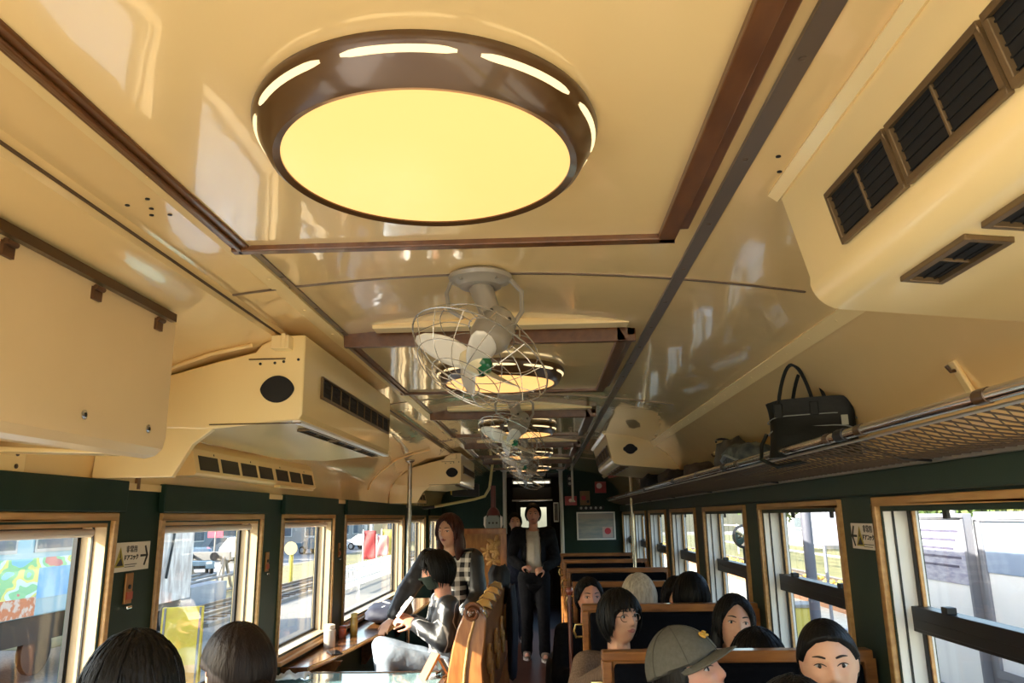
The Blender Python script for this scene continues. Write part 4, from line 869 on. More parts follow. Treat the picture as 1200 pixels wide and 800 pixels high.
def person(name, label, loc, rz, top, seat=None, style='short', hair=HBLACK, skin=SKIN, clothes=None, pants=None, shoes=None, head=(0, 0, 0), joints=None, hands=None, voxel=.009, face=True, sh=.165, bulk=1., hairT=.022, hair_back=.15, long=None, fat=1., mask=None, glasses=False, cap=False, lean=0., sleeve=1., nohands=False, pg=.016, strands=190):
    t = thing(name, label, 'person', loc, rz)
    hc = V((0, -.015 - lean, top - .114 - hairT * .9)); sz = top - .33
    J = dict(neck=V((0, .012 - lean * .7, top - .31)), chest=V((0, .015 - lean * .5, top - .45)), shl=V((sh, .012 - lean * .6, sz - .01)), shr=V((-sh, .012 - lean * .6, sz - .01)))
    if seat is not None:
        J.update(pel=V((0, .02, seat + .10)), hl=V((.09, -.02, seat + .085)), hr=V((-.09, -.02, seat + .085)), kl=V((.10, -.37, seat + .07)), kr=V((-.10, -.37, seat + .07)), al=V((.10, -.33, .085)), ar=V((-.10, -.33, .085)),
                 el=V((sh + .055, -.05, sz - .27)), er=V((-sh - .055, -.05, sz - .27)), wl=V((.10, -.27, seat + .20)), wr=V((-.10, -.27, seat + .20)))
    else:
        J.update(pel=V((0, .02, top * .53)), hl=V((.085, .01, top * .51)), hr=V((-.085, .01, top * .51)), kl=V((.09, -.015, top * .28)), kr=V((-.09, -.015, top * .28)), al=V((.095, .02, .085)), ar=V((-.095, .02, .085)),
                 el=V((sh + .06, .03, top * .625)), er=V((-sh - .06, .03, top * .625)), wl=V((sh + .07, -.04, top * .485)), wr=V((-sh - .07, -.04, top * .485)))
    for k, v in (joints or {}).items(): J[k] = V(v)
    R = Euler(head).to_matrix(); HM = Matrix.Translation(hc) @ R.to_4x4()
    # --- the body: one continuous surface from head to feet
    b = head_mb(fat).xf(HM)
    for s in (-1, 1): b.ell((s * (RX * fat - .001), .012, -.004), (.007, .017, .030), (.15, 0, s * .25), 12, 8, mx=HM)
    b.capsule(HM @ V((0, .022, -.055)), J['neck'] + V((0, .0, -.05)), .052, .060)
    b.capsule(J['neck'] + V((0, 0, -.045)), J['chest'], .075 * bulk, .105 * bulk); b.capsule(J['chest'], J['pel'], .105 * bulk, .11 * bulk)
    for q in ('l', 'r'):
        b.capsule(J['neck'] + V((0, .005, -.05)), J['sh' + q], .055, .052); b.capsule(J['chest'] + V((.05 if q == 'l' else -.05, 0, 0)), J['sh' + q] + V((0, 0, -.05)), .08 * bulk, .06)
        b.capsule(J['sh' + q], J['e' + q], .050, .040); b.capsule(J['e' + q], J['w' + q], .039, .026)
        b.capsule(J['pel'], J['h' + q], .10 * bulk, .085 * bulk); b.capsule(J['h' + q], J['k' + q], .080 * bulk, .055); b.capsule(J['k' + q], J['a' + q], .052, .036); b.capsule(J['a' + q] + V((0, .02, -.035)), J['a' + q] + V((0, -.13, -.05)), .036, .028)
        hd = (hands or {}).get(q) or (J['w' + q] - J['e' + q], V((0, 0, -1)) if seat is not None else V((-1 if q == 'l' else 1, 0, 0)), .35)
        if not nohands: hand(b, J['w' + q], hd[0], hd[1], (1 if q == 'l' else -1) * (hd[3] if len(hd) > 3 else 1), hd[2])
    link('body', remesh(b, 'body', voxel), t).data.materials.append(skin)
    # --- hair
    if style:
        hb = shell_mb(style, hairT, fat, seed=loc[0] * 7 + loc[1], back=hair_back)
        hm = hb.xf(HM)
        for c, r, ro in (long or []): hm.ell(c, r, ro, 24, 16, mx=HM)
        rs_ = random.Random(int(abs(loc[0] * 997 + loc[1] * 131) * 10))
        for _ in range(0 if style in ('tied', 'under') else strands if style in ('bangs', 'bob', 'short') else 110):
            a_ = rs_.uniform(-180, 180); e1 = hairline(style, abs(a_)); e0 = rs_.uniform(max(e1 + 12, 20), 88); e1 -= rs_.uniform(-6, 7) * (1.6 if style in ('bangs', 'bob') else .8)
            if e0 - e1 < 10: continue
            w_ = rs_.uniform(-12, 12); pts = []; rr_ = []; off = hairT * rs_.uniform(.96, 1.16)
            for i in range(9):
                q = i / 8; e = math.radians(e0 + (e1 - e0) * q); az = math.radians(a_ + w_ * math.sin(q * 2.2)); d = (math.sin(az) * math.cos(e), -math.cos(az) * math.cos(e), math.sin(e))
                n_ = V((d[0] / RX, d[1] / RY, d[2] / RZ)).normalized(); pts.append(HM @ (head_pt(*d, fat) + n_ * (off * (1 + hair_back * max(0, d[1])) + .001 * math.sin(6 * q + a_)))); rr_.append(.0016 + .0042 * math.sin(PI * min(1, .12 + q * .88)))
            hm.tube(pts, rr_, 5, flat=.45)
        hm.build('hair', hair, t, smooth=70, weld=False)
    # --- face
    if face:
        for s in (-1, 1):
            x = s * .031; z = .010; y = face_y(x, z, fat)
            e = MB(); e.ell((x, y + .0035, z), (.0135, .0085, .0065), (0, s * -.08, s * .25), 14, 10, mx=HM); e.ell((x + s * .001, y - .0035, z), (.0056, .0025, .0058), n=12, k=8, m=1, mx=HM); e.build('eye', [EYEW, EYED], t, smooth=70)
            e = MB(); e.tube([HM @ V((x + q * .0165, face_y(x + q * .0165, z + .008 - .006 * q * q, fat) - .0015, z + .0075 - .006 * q * q)) for q in [i / 4 - 1 for i in range(9)]], [.0008, .0014, .0017, .0019, .002, .0019, .0017, .0014, .0008], 6); e.build('eyelid', BROW, t, smooth=70)
            e = MB(); e.tube([HM @ V((s * (.014 + .034 * q), face_y(s * (.014 + .034 * q), .033 + .004 * math.sin(PI * q * .9), fat) - .0005, .033 + .004 * math.sin(PI * q * .9))) for q in [i / 7 for i in range(8)]], [.0022, .003, .0034, .0034, .003, .0026, .002, .0012], 6); e.build('eyebrow', BROW, t, smooth=70)
        if not mask:
            e = MB(); yl = face_y(0, -.049, fat)
            e.tube([HM @ V((.024 * q, face_y(.024 * q, -.047, fat) + .0002, -.0475 + .002 * math.cos(q * 5) - .0015 * q * q)) for q in [i / 6 - 1 for i in range(13)]], [.0008 + .0034 * (1 - (i / 6 - 1) ** 2) for i in range(13)], 8)
            e.tube([HM @ V((.021 * q, face_y(.021 * q, -.055, fat) + .0002, -.0560 + .003 * q * q)) for q in [i / 6 - 1 for i in range(13)]], [.0008 + .0042 * (1 - (i / 6 - 1) ** 2) for i in range(13)], 8)
            e.build('lips', LIPM, t, smooth=70)
    if mask:
        b = MB(); rows = []
        for i in range(13):
            z = -.012 - .088 * i / 12; rows.append([HM @ V((x, face_y(x, max(z, -.104), fat) - .006 - .010 * math.exp(-(x / .03) ** 2), z)) for x in [-.064 + .128 * j / 20 for j in range(21)]])
        b.grid(rows); o = b.build('face_mask', mask, t, smooth=70); o.modifiers.new('Solid', 'SOLIDIFY').thickness = .002
        b = MB()
        for s in (-1, 1): b.tube([HM @ V((s * .06, face_y(s * .06, -.03, fat) - .004, -.03)), HM @ V((s * .076, -.01, -.005)), HM @ V((s * .078, .02, .0))], .0016, 6)
        b.build('mask_strap', mask, t)
    if glasses:
        b = MB()
        for s in (-1, 1):
            b.tube([HM @ V((s * .033 + .023 * math.cos(a), face_y(s * .033, .010, fat) - .014 + abs(.02 * math.cos(a)) * .15, .006 + .017 * math.sin(a))) for a in [2 * PI * i / 28 for i in range(28)]], .0014, 6, True)
            b.tube([HM @ V((s * .056, face_y(.033, .01, fat) - .009, .012)), HM @ V((s * .079, -.02, .012)), HM @ V((s * .081, .03, .004))], .0013, 6)
        b.tube([HM @ V((q * .010, face_y(0, .012, fat) - .008 - .003 * (1 - q * q), .012)) for q in (-1, -.5, 0, .5, 1)], .0014, 6)
        b.build('spectacles', mat('spectacle_metal', (.25, .18, .14), .25, metal=.8), t)
    if cap:
        CAPM = mat('cap_grey_twill', (.085, .082, .062), .8, col2=(.105, .10, .08), nscale=90, bump=.15, bscale=300); c = shell_mb('cap', .020, fat, soft=3, strand=0, lift=.55, back=.1).xf(HM); cp = c.build('cap', CAPM, t, smooth=60)
        b = MB(); rows = []
        for i in range(9):
            q = i / 8; rows.append([HM @ V((.078 * fat * math.sin(a) * (1 + .10 * q), -.098 * math.cos(a) - .066 * q * math.cos(a) ** .7 - .004, .046 - .014 * math.sin(a) ** 2 * (1 + .6 * q) - .005 * q)) for a in [(-1 + 2 * j / 24) * PI * .46 for j in range(25)]])
        b.grid(rows); o = b.build('brim', CAPM, cp, smooth=60); o.modifiers.new('Solid', 'SOLIDIFY').thickness = .004
        b = MB()
        for k in range(6):
            a = k * PI / 3; pts = []
            for i in range(12):
                e = math.radians(14 + 74 * i / 11); d = (math.sin(a) * math.cos(e), -math.cos(a) * math.cos(e), math.sin(e)); pts.append(HM @ (head_pt(*d, fat) + V((d[0] / RX, d[1] / RY, d[2] / RZ)).normalized() * (.0205 * (1 + .55 * max(0, d[2]) + .1 * max(0, d[1])))))
            b.tube(pts, .0012, 5)
        b.build('seam', mat('cap_seam', (.05, .048, .036), .8, bump=.05), cp)
        b = MB(); e0 = math.radians(38); base = HM @ (head_pt(0, -math.cos(e0), math.sin(e0), fat) + V((0, -.022, .022)))
        U = (HM.to_3x3() @ V((1, 0, 0))); W = (HM.to_3x3() @ V((0, .62, .78))); Nn = (HM.to_3x3() @ V((0, -.78, .62)))
        b.tube([base + U * (.017 * math.cos(a)) + W * (.010 * math.sin(2 * a) * .8 + .004) + Nn * .001 for a in [i * .3 for i in range(20)]], .0042, 6); b.build('emblem', mat('cap_gold', (.65, .36, .04), .5, bump=.02), cp)
        MB().ell((0, 0, RZ + .030), (.007, .007, .004), n=12, k=6, mx=HM).build('cap_button', CAPM, cp)
    # --- clothing
    if clothes:
        for cname, m, spec in clothes:
            b = MB(); g = spec.get('g', .014); bot = spec.get('bottom', .10)
            b.capsule(J['neck'] + V((0, .0, -.055)), J['chest'], .072 * bulk + g, .108 * bulk + g); b.capsule(J['chest'], J['pel'] + V((0, 0, -bot + .10)), .108 * bulk + g, .118 * bulk + g * 1.4)
            for q in ('l', 'r'):
                sx = 1 if q == 'l' else -1
                b.capsule(J['neck'] + V((0, .01, -.052)), J['sh' + q], .05 + g, .053 + g); b.capsule(J['chest'] + V((.05 * sx, 0, 0)), J['sh' + q] + V((0, 0, -.05)), .082 * bulk + g, .06 + g)
                if spec.get('arms', True):
                    f = spec.get('sleeve', sleeve); b.capsule(J['sh' + q], J['e' + q], .051 + g, .042 + g); b.capsule(J['e' + q], J['e' + q].lerp(J['w' + q], .97 * f), .042 + g, .031 + g)
                if spec.get('skirt'): b.capsule(J['pel'] + V((.04 * sx, 0, 0)), J['h' + q].lerp(J['k' + q], spec['skirt']), .11 * bulk + g, .10 + g)
            for e in spec.get('extra', []): b.capsule(*e)
            if spec.get('collar'): b.capsule(J['neck'] + V((0, .015, -.03)), J['neck'] + V((0, .018, .045)), .068, .072)
            me = remesh(b, cname, spec.get('voxel', .012), 4)
            if spec.get('open'):
                bm = bmesh.new(); bm.from_mesh(me); w0 = spec['open']; zt = J['neck'].z + .06
                dl = [f for f in bm.faces if f.calc_center_median().y < J['chest'].y - .03 and abs(f.calc_center_median().x + .01) < w0 * (1.15 - .35 * (f.calc_center_median().z - J['pel'].z)) and f.calc_center_median().z > J['pel'].z - .1 and abs(f.calc_center_median().x) < .19]
                bmesh.ops.delete(bm, geom=dl, context='FACES'); bm.to_mesh(me); bm.free()
            for v in me.vertices:
                n = mnoise.noise(v.co * 9 + V(loc)) * .006 + mnoise.noise(v.co * 24) * .0025; v.co += v.normal * n
            o = link(cname, me, t); me.materials.append(m)
            if spec.get('open'): o.modifiers.new('Solid', 'SOLIDIFY').thickness = .008
    if pants:
        b = MB(); g = pg; b.capsule(J['pel'] + V((0, 0, .04)), J['pel'], .112 * bulk + g * .6, .115 * bulk + g * .6)
        for q in ('l', 'r'):
            b.capsule(J['pel'], J['h' + q], .10 * bulk + g, .09 * bulk + g); b.capsule(J['h' + q], J['k' + q], .084 * bulk + g, .058 + g); b.capsule(J['k' + q], J['a' + q] + V((0, 0, -.025)), .058 + g, .050 + g)
        me = remesh(b, 'trousers', .012, 4)
        for v in me.vertices: v.co += v.normal * (mnoise.noise(v.co * 8 + V(loc)) * .007 + mnoise.noise(v.co * 22) * .0025)
        link('trousers', me, t).data.materials.append(pants)
    if shoes:
        for q in ('l', 'r'):
            a = J['a' + q]; b = MB(); z0 = a.z - .085
            rows = []
            for i in range(9):
                u = i / 8; y = a.y + .055 - .255 * u; w = (.030 + .016 * math.sin(PI * min(1, u * 1.1 + .1))) * (1 if i not in (0, 8) else .6); h = (.085 * (1 - smoothstep(.25, .75, u)) + .040) * (1 if i not in (0, 8) else .75)
                rows.append([V((a.x + w * math.cos(c), y, z0 + max(0.0, h * (.5 + .5 * math.sin(c)) ))) for c in [2 * PI * k / 16 for k in range(16)]])
            b.grid(rows, closed_u=True); b.add(rows[0], [tuple(range(16))]); b.add(rows[-1], [tuple(range(16))]); sh_ = b.build('shoe', shoes, t, smooth=60)
            b = MB(); b.prism([(a.x + (.045 + .006 * math.sin(2 * c)) * math.cos(c), a.y - .07 + .135 * math.sin(c)) for c in [2 * PI * k / 24 for k in range(24)]], 'z', z0, z0 + .022); b.build('sole', mat('shoe_sole_white', (.62, .58, .52), .6, bump=.03), sh_, smooth=40)
    return t
def cloth(name, c, c2=None, ns=30, **k): return mat(name, c, .9, spec=.12, col2=c2, nscale=ns, bump=.2, bscale=60, **k)
def plaid(name, A, B, S):
    m = mat(name, A, .85, bump=.15, bscale=90); nt = m.node_tree; bs = nt.nodes['Principled BSDF']; tc = nt.nodes.new('ShaderNodeTexCoord')
    mixs = None
    for ax in (0, 2):
        sp = nt.nodes.new('ShaderNodeSeparateXYZ'); nt.links.new(tc.outputs['Object'], sp.inputs[0])
        mu = nt.nodes.new('ShaderNodeMath'); mu.operation = 'MULTIPLY'; mu.inputs[1].default_value = S; nt.links.new(sp.outputs[ax], mu.inputs[0])
        si = nt.nodes.new('ShaderNodeMath'); si.operation = 'SINE'; nt.links.new(mu.outputs[0], si.inputs[0])
        gt = nt.nodes.new('ShaderNodeMath'); gt.operation = 'GREATER_THAN'; gt.inputs[1].default_value = .15; nt.links.new(si.outputs[0], gt.inputs[0])
        if mixs is None: mixs = gt
        else:
            ad = nt.nodes.new('ShaderNodeMath'); ad.operation = 'ADD'; nt.links.new(mixs.outputs[0], ad.inputs[0]); nt.links.new(gt.outputs[0], ad.inputs[1])
            hf = nt.nodes.new('ShaderNodeMath'); hf.operation = 'MULTIPLY'; hf.inputs[1].default_value = .5; nt.links.new(ad.outputs[0], hf.inputs[0]); mixs = hf
    mx = nt.nodes.new('ShaderNodeMix'); mx.data_type = 'RGBA'; mx.inputs['A'].default_value = (*A, 1); mx.inputs['B'].default_value = (*B, 1); nt.links.new(mixs.outputs[0], mx.inputs['Factor']); nt.links.new(mx.outputs['Result'], bs.inputs['Base Color'])
    return m
CBLACK = cloth('cloth_black', (.007, .007, .009), (.012, .012, .014)); CNAVY = cloth('cloth_navy', (.010, .012, .022), (.016, .018, .03)); CDARK = cloth('cloth_charcoal', (.025, .024, .024), (.035, .034, .034))
CWHITE = cloth('cloth_white', (.60, .54, .46), (.56, .50, .42)); CBROWN = cloth('cloth_brown_stripe', (.10, .062, .040), (.16, .11, .075), 22, stretch=(8, 8, .4)); JEANS = cloth('light_jeans', (.36, .41, .47), (.28, .33, .40), 14); CGREEN = cloth('cloth_dark_green', (.012, .03, .02), (.018, .038, .026))
SHOEW = mat('shoe_brown_canvas', (.20, .15, .11), .7, bump=.1); SHOEK = mat('shoe_black', (.012, .012, .012), .5, bump=.05)
def R(d): return math.radians(d)
dark_top = lambda m, **k: [('jacket', m, dict(k))]
# left foreground
person('person', 'passenger with smooth black bob seen from behind, nearest on the left', (-.905, 1.72, 0), R(200), 1.345, .44, 'bob', HBLACK, clothes=dark_top(CBLACK, collar=True), pants=CBLACK, shoes=SHOEK, voxel=.012, face=False, hairT=.030, hair_back=.25,
       long=[((0, .03, -.05), (.098, .098, .10), (0, 0, 0))])
person('person', 'passenger with dark brown hair tied low at the nape, second from left', (-.865, 2.22, 0), R(232), 1.30, .44, 'tied', HBROWN, SKIN3, clothes=dark_top(CDARK), pants=CBLACK, shoes=SHOEK, voxel=.008, hairT=.022, hair_back=.5,
       long=[((0, .115, -.05), (.045, .05, .05), (0, 0, 0)), ((.0, .135, -.15), (.032, .030, .10), (.2, 0, 0))])
# right foreground
person('person', 'man in a grey cap with gold emblem, turned toward the right windows', (.395, 2.36, 0), R(40), 1.245, .44, 'under', HBLACK, SKIN3, clothes=dark_top(CGREEN, collar=True), pants=CDARK, shoes=SHOEK, voxel=.0055, hairT=.010, cap=True, head=(R(-20), R(-4), R(20)), fat=1.06)
person('person', 'woman with pulled-back black hair and bare forehead, close beside the right windows', (.835, 2.44, 0), R(-6), 1.268, .44, 'tied', HBLACK, SKIN, sh=.15, bulk=.95, clothes=dark_top(CBLACK), pants=CDARK, shoes=SHOEK, voxel=.0055, hairT=.013, hair_back=.4, head=(R(2), R(-4), R(-8)), fat=1.04,
       long=[((0, .115, -.05), (.05, .05, .05), (0, 0, 0))])
person('person', 'black-haired passenger whose crown alone shows at the bottom edge', (.545, 1.80, 0), R(180), 1.225, .44, 'bangs', HBLACK, clothes=dark_top(CBLACK), pants=CBLACK, shoes=SHOEK, voxel=.012, face=False, hairT=.026)
# second box on the right
GLW = person('person', 'woman with glasses, dark bob and brown striped top', (.345, 3.84, 0), R(14), 1.235, .44, 'bangs', HBLACK, SKIN2, clothes=[('blouse', CBROWN, dict(sleeve=.95))], pants=CDARK, shoes=SHOEK, voxel=.006, hairT=.024, glasses=True, head=(R(-4), 0, R(18)), bulk=1.08,
       joints=dict(er=(-.25, -.10, .80), wr=(-.15, -.33, .93)), hands={'r': ((.25, -.5, .35), (.5, -.2, -.5), .9)})
person('person', 'woman with centre-parted dark hair by the second right window', (.865, 3.74, 0), R(-2), 1.215, .44, 'part', HBLACK, SKIN2, sh=.145, bulk=.92, clothes=dark_top(CNAVY), pants=CDARK, shoes=SHOEK, voxel=.008, hairT=.020, head=(R(-3), R(6), R(4)),
       long=[((.075, .02, -.09), (.026, .045, .11), (0, 0, 0)), ((-.075, .02, -.09), (.026, .045, .11), (0, 0, 0)), ((0, .07, -.09), (.085, .05, .12), (0, 0, 0))])
person('person', 'black-haired passenger in a dark hood seen from behind, beside the second right window', (.80, 3.08, 0), R(176), 1.15, .44, 'bob', HBLACK, clothes=dark_top(CBLACK, collar=True), pants=CBLACK, shoes=SHOEK, voxel=.012, face=False, hairT=.034,
       long=[((.0, .02, -.04), (.115, .10, .11), (0, 0, 0)), ((.08, .04, -.12), (.06, .07, .09), (0, 0, 0)), ((-.08, .04, -.12), (.06, .07, .09), (0, 0, 0))])
# third box
person('person', 'white-haired passenger seen from behind, above a seat back', (.525, 4.50, 0), R(176), 1.255, .44, 'back', HGREY, SKIN2, clothes=dark_top(CDARK), pants=CDARK, shoes=SHOEK, voxel=.012, face=False, hairT=.024, hair_back=.2)
person('person', 'ruddy-faced passenger half hidden behind the woman with glasses', (.275, 5.18, 0), R(12), 1.19, .44, 'back', HBLACK, SKIN3, clothes=dark_top(CBLACK), pants=CDARK, shoes=SHOEK, voxel=.010, hairT=.018)
person('person', 'dark-haired passenger in black seen from behind, right of the white-haired passenger', (.845, 4.62, 0), R(184), 1.25, .44, 'bangs', HBLACK, clothes=dark_top(CBLACK), pants=CBLACK, shoes=SHOEK, voxel=.012, face=False, hairT=.028)
person('person', 'dark-haired passenger leaning low behind the centre-parted woman', (.845, 5.14, 0), R(2), 1.19, .44, 'part', HBLACK, SKIN2, sh=.145, bulk=.92, clothes=dark_top(CBLACK), pants=CBLACK, shoes=SHOEK, voxel=.012, hairT=.028)
JKT = mat('jacket_black_pale_lines', (.007, .007, .009), .45, spec=.8, col2=(.55, .52, .48), nscale=5., contrast=(.485, .50), detail=1.5, bump=.2, bscale=40)  # black with thin pale lines along a noise contour
for n_ in JKT.node_tree.nodes:
    if n_.type == 'VALTORGB':
        e_ = n_.color_ramp.elements.new(.515); e_.color = (.010, .010, .012, 1)
# child at the counter, facing the window
BOY = person('person', 'child in face mask, black jacket and pale jeans seated at counter, holding a white card', (-.655, 5.12, 0), R(-72), 1.378, .535, 'bangs', HBLACK, SKIN3, clothes=dark_top(JKT, g=.02), pants=JEANS, shoes=SHOEK, voxel=.008, hairT=.024,
       head=(R(14), 0, R(-8)), pg=.004, bulk=.86, mask=mat('mask_dark_green', (.015, .028, .020), .8, bump=.1), sh=.15, lean=.04,
       joints=dict(el=(.22, -.04, .83), er=(-.22, -.04, .83), wl=(.08, -.20, .93), wr=(-.06, -.21, .93), hl=(.09, -.03, .665), hr=(-.09, -.03, .665), pel=(0, .02, .67), kl=(.13, -.385, .765), kr=(-.11, -.40, .785), al=(.13, -.40, .33), ar=(-.12, -.31, .32)),
       hands={'l': ((-.25, -.75, .35), (-.6, 0, -.5), .75), 'r': ((.25, -.75, .35), (.6, 0, -.5), .75)})
t = thing('card', 'white card held up by the masked child at the counter', 'card', (-.905, 5.02, 1.03), R(-72)); b = MB(); b.obox((0, .0, .0), .11, .004, .15, (R(-38), 0, R(0))); b.build('sheet', mat('card_paper', (.78, .70, .64), .6, bump=.01), t, smooth=0)
b = MB(); b.obox((.0, -.0022, .012), .08, .003, .06, (R(-38), 0, 0)); b.build('print', mat('card_print', (.50, .36, .34), .6, col2=(.7, .6, .55), nscale=40), t, smooth=0)
# woman in plaid standing behind the child
PL = plaid('plaid_cloth', (.010, .010, .012), (.66, .64, .60), 95.)
person('person', 'woman with long red-brown hair in plaid shirt and black shawl standing behind the child', (-.72, 5.86, 0), R(-12), 1.615, None, 'part', HRED, SKIN, clothes=[('plaid_shirt', PL, dict(g=.012)), ('shawl', mat('shawl_black_sheen', (.007, .007, .008), .45, spec=.6, bump=.3, bscale=35), dict(g=.034, open=.21, sleeve=.85))], pants=CBLACK, shoes=SHOEK, voxel=.008, hairT=.026, head=(R(4), 0, R(-14)), sh=.175,
       long=[((.078, .01, -.10), (.032, .05, .14), (0, 0, 0)), ((-.078, .01, -.10), (.032, .05, .14), (0, 0, 0)), ((0, .07, -.11), (.095, .055, .15), (0, 0, 0))],
       joints=dict(er=(-.30, -.10, 1.06), wr=(-.36, -.22, .87), el=(.24, -.06, 1.0), wl=(.15, -.26, .90)), hands={'r': ((-.1, -.6, -.25), (0, 0, -1), .3), 'l': ((-.5, -.6, .1), (0, 0, -1), .5)})
# man walking down the aisle
MAN = person('person', 'man in white shirt, open black jacket and black trousers walking up the aisle', (-.135, 9.16, 0), R(4), 1.735, None, 'back', HBLACK, SKIN3, clothes=[('white_shirt', CWHITE, dict(g=.008, bottom=.06)), ('jacket', CBLACK, dict(g=.024, open=.082, bottom=.16, collar=False))], pants=CBLACK, shoes=SHOEW, voxel=.009, hairT=.017, sh=.19, bulk=1.08, fat=1.06,
       joints=dict(el=(.26, .02, 1.08), wl=(.10, -.22, 1.00), er=(-.27, .02, 1.10), wr=(-.14, -.20, 1.02), al=(.10, -.06, .085), kl=(.095, -.07, .49), ar=(-.10, .10, .085), kr=(-.09, .0, .49)), hands={'l': ((-.6, -.5, -.1), (-.2, .5, -.6), .95), 'r': ((.55, -.6, .05), (0, .3, -.8), .95)}, head=(R(3), 0, R(-4)))
person('person', 'second figure in dark clothes half hidden behind the walking man', (-.40, 10.4, 0), R(5), 1.64, None, 'short', HBLACK, SKIN2, clothes=dark_top(CNAVY, bottom=.14), pants=CNAVY, shoes=SHOEW, voxel=.012, hairT=.02)
# black bag hung by the seats on the aisle side
t = softbag('shoulder_bag', 'slouched black bag leaning on the seats beside the aisle', 'bag', (.08, 5.62, .0), (.20, .46, .66), mat('bag_black_nylon', (.008, .009, .010), .6, col2=(.02, .022, .024), nscale=8, bump=.3), 31)
b = MB(); b.tube([(-.02, -.15, .58), (-.02, -.08, .72), (-.02, .08, .72), (-.02, .15, .58)], .009, 8); b.build('strap', BLACK, t)
# ------------------------------------------------------------------ outside the windows
GZ = -1.25
GRAV = mat('yard_gravel', (.27, .25, .22), .95, col2=(.17, .155, .13), nscale=30, bump=.3, bscale=40); GRAVG = mat('dry_grass_ground', (.22, .20, .085), .95, col2=(.16, .145, .08), nscale=.6, bump=.2)
ASPH = mat('asphalt', (.24, .245, .25), .9, col2=(.19, .195, .20), nscale=20, bump=.1)
b = MB(); b.box(-90, 90, -40, 130, GZ - .3, GZ); o = b.build('ground', GRAV, smooth=0); struct(o)
b = MB(); b.box(-8.6, -1.7, -12, 13.0, GZ, GZ + .01); o = b.build('ground_bounce_apron', mat('pale_bounce_ground', (.82, .76, .66), .9, col2=(.76, .70, .60), nscale=4, bump=.05), smooth=0); struct(o)  # pale strip added out of view to bounce sunlight up to the ceiling
b = MB(); b.box(-16.5, -11.6, 18, 110, GZ, GZ + .012); o = b.build('ground_grass_strip', GRAVG, smooth=0); struct(o)
b = MB(); b.box(-40, -17, 30, 110, GZ, GZ + .014); o = b.build('ground_car_park', mat('pale_paving', (.22, .22, .22), .9, col2=(.18, .18, .18), nscale=8, bump=.05), smooth=0); struct(o)
PLAT = mat('platform_paving', (.66, .58, .44), .85, col2=(.55, .48, .36), nscale=12, bump=.08)
b = MB(); b.box(1.55, 5.4, -40, 60, GZ, -.12); o = b.build('ground_platform', PLAT, smooth=0); struct(o)
b = MB(); b.box(2.15, 2.45, -40, 60, -.12, -.112); o = b.build('ground_platform_line', mat('tactile_yellow', (.48, .34, .06), .8, bump=.1), smooth=0); struct(o)
b = MB(); b.box(13, 60, -40, 110, GZ, GZ + .01); o = b.build('ground_field', mat('field_grass', (.20, .18, .07), .95, col2=(.14, .14, .055), nscale=.8, bump=.2), smooth=0); struct(o)
RAILM = mat('rail_steel', (.30, .26, .22), .35, metal=.8, bump=.02); SLEEP = mat('sleeper_wood', (.12, .09, .07), .9, bump=.2); BALR = mat('rusty_ballast', (.30, .15, .08), .95, col2=(.22, .11, .065), nscale=25, bump=.3)
def track(label, xc, y0, y1):
    t = thing('railway_track', label, 'track', (xc, 0, GZ)); b = MB(); b.box(-1.1, 1.1, y0, y1, .0, .10); b.build('ballast', BALR if xc > 0 else GRAV, t, smooth=0)
    for s in (-.53, .53): MB().prism([(s - .06, .14), (s + .06, .14), (s + .012, .17), (s + .035, .24), (s + .035, .27), (s - .035, .27), (s - .035, .24), (s - .012, .17)], 'y', y0, y1).build('rail', RAILM, t, smooth=0)
    b = MB()
    for i in range(int((y1 - y0) / .7)): b.box(-.95, .95, y0 + i * .7, y0 + i * .7 + .22, .07, .14)
    o = b.build('sleepers', SLEEP, t, smooth=0, weld=False); o['kind'] = 'stuff'
track('siding track running in front of the painted turquoise carriage', -10.4, 21.5, 70); track('track with rust-coloured ballast beyond the platform on the right', 7.6, -5, 90); track('second rust-coloured track farther beyond the platform', 11.0, -5, 90)
# painted carriage
TQ = mat('carriage_turquoise', (.26, .44, .50), .35, coat=.2, bump=.02); SIL = mat('carriage_grey', (.36, .37, .38), .4, metal=.3, bump=.02); CWIN = mat('carriage_window', (.10, .13, .16), .08, spec=.8)
t = thing('railway_carriage', 'turquoise railway carriage painted with colourful landscape, outside the first left window', 'carriage', (0, 0, 0)); X0 = -9.3
b = MB(); b.prism([(X0, -.05), (X0, 2.2), (X0 - .25, 2.6), (X0 - 1.4, 2.8), (X0 - 2.5, 2.6), (X0 - 2.75, 2.2), (X0 - 2.75, -.05)], 'y', -3, 17.2); b.build('body', TQ, t, smooth=0, bevel=.03)
mural = mat('mural_paint', (.30, .55, .22), .5); nt = mural.node_tree; bs = nt.nodes['Principled BSDF']; tc = nt.nodes.new('ShaderNodeTexCoord'); mp = nt.nodes.new('ShaderNodeMapping'); mp.inputs['Scale'].default_value = (1, .55, 1.1)
nz = nt.nodes.new('ShaderNodeTexNoise'); nz.inputs['Scale'].default_value = 2.6; nz.inputs['Detail'].default_value = 1.5; rp = nt.nodes.new('ShaderNodeValToRGB'); rp.color_ramp.interpolation = 'CONSTANT'
for i, (p, c) in enumerate(((0., (.25, .52, .75)), (.38, (.30, .58, .26)), (.45, (.78, .70, .20)), (.52, (.66, .78, .76)), (.59, (.30, .60, .30)), (.66, (.62, .22, .20)))):
    e = rp.color_ramp.elements[i] if i < 2 else rp.color_ramp.elements.new(p); e.position = p; e.color = (*c, 1)
nt.links.new(tc.outputs['Object'], mp.inputs[0]); nt.links.new(mp.outputs[0], nz.inputs[0]); nt.links.new(nz.outputs['Fac'], rp.inputs[0]); nt.links.new(rp.outputs[0], bs.inputs['Base Color'])
MB().box(X0, X0 + .012, -3, 15.2, .26, .98).build('mural', mural, t, smooth=0)
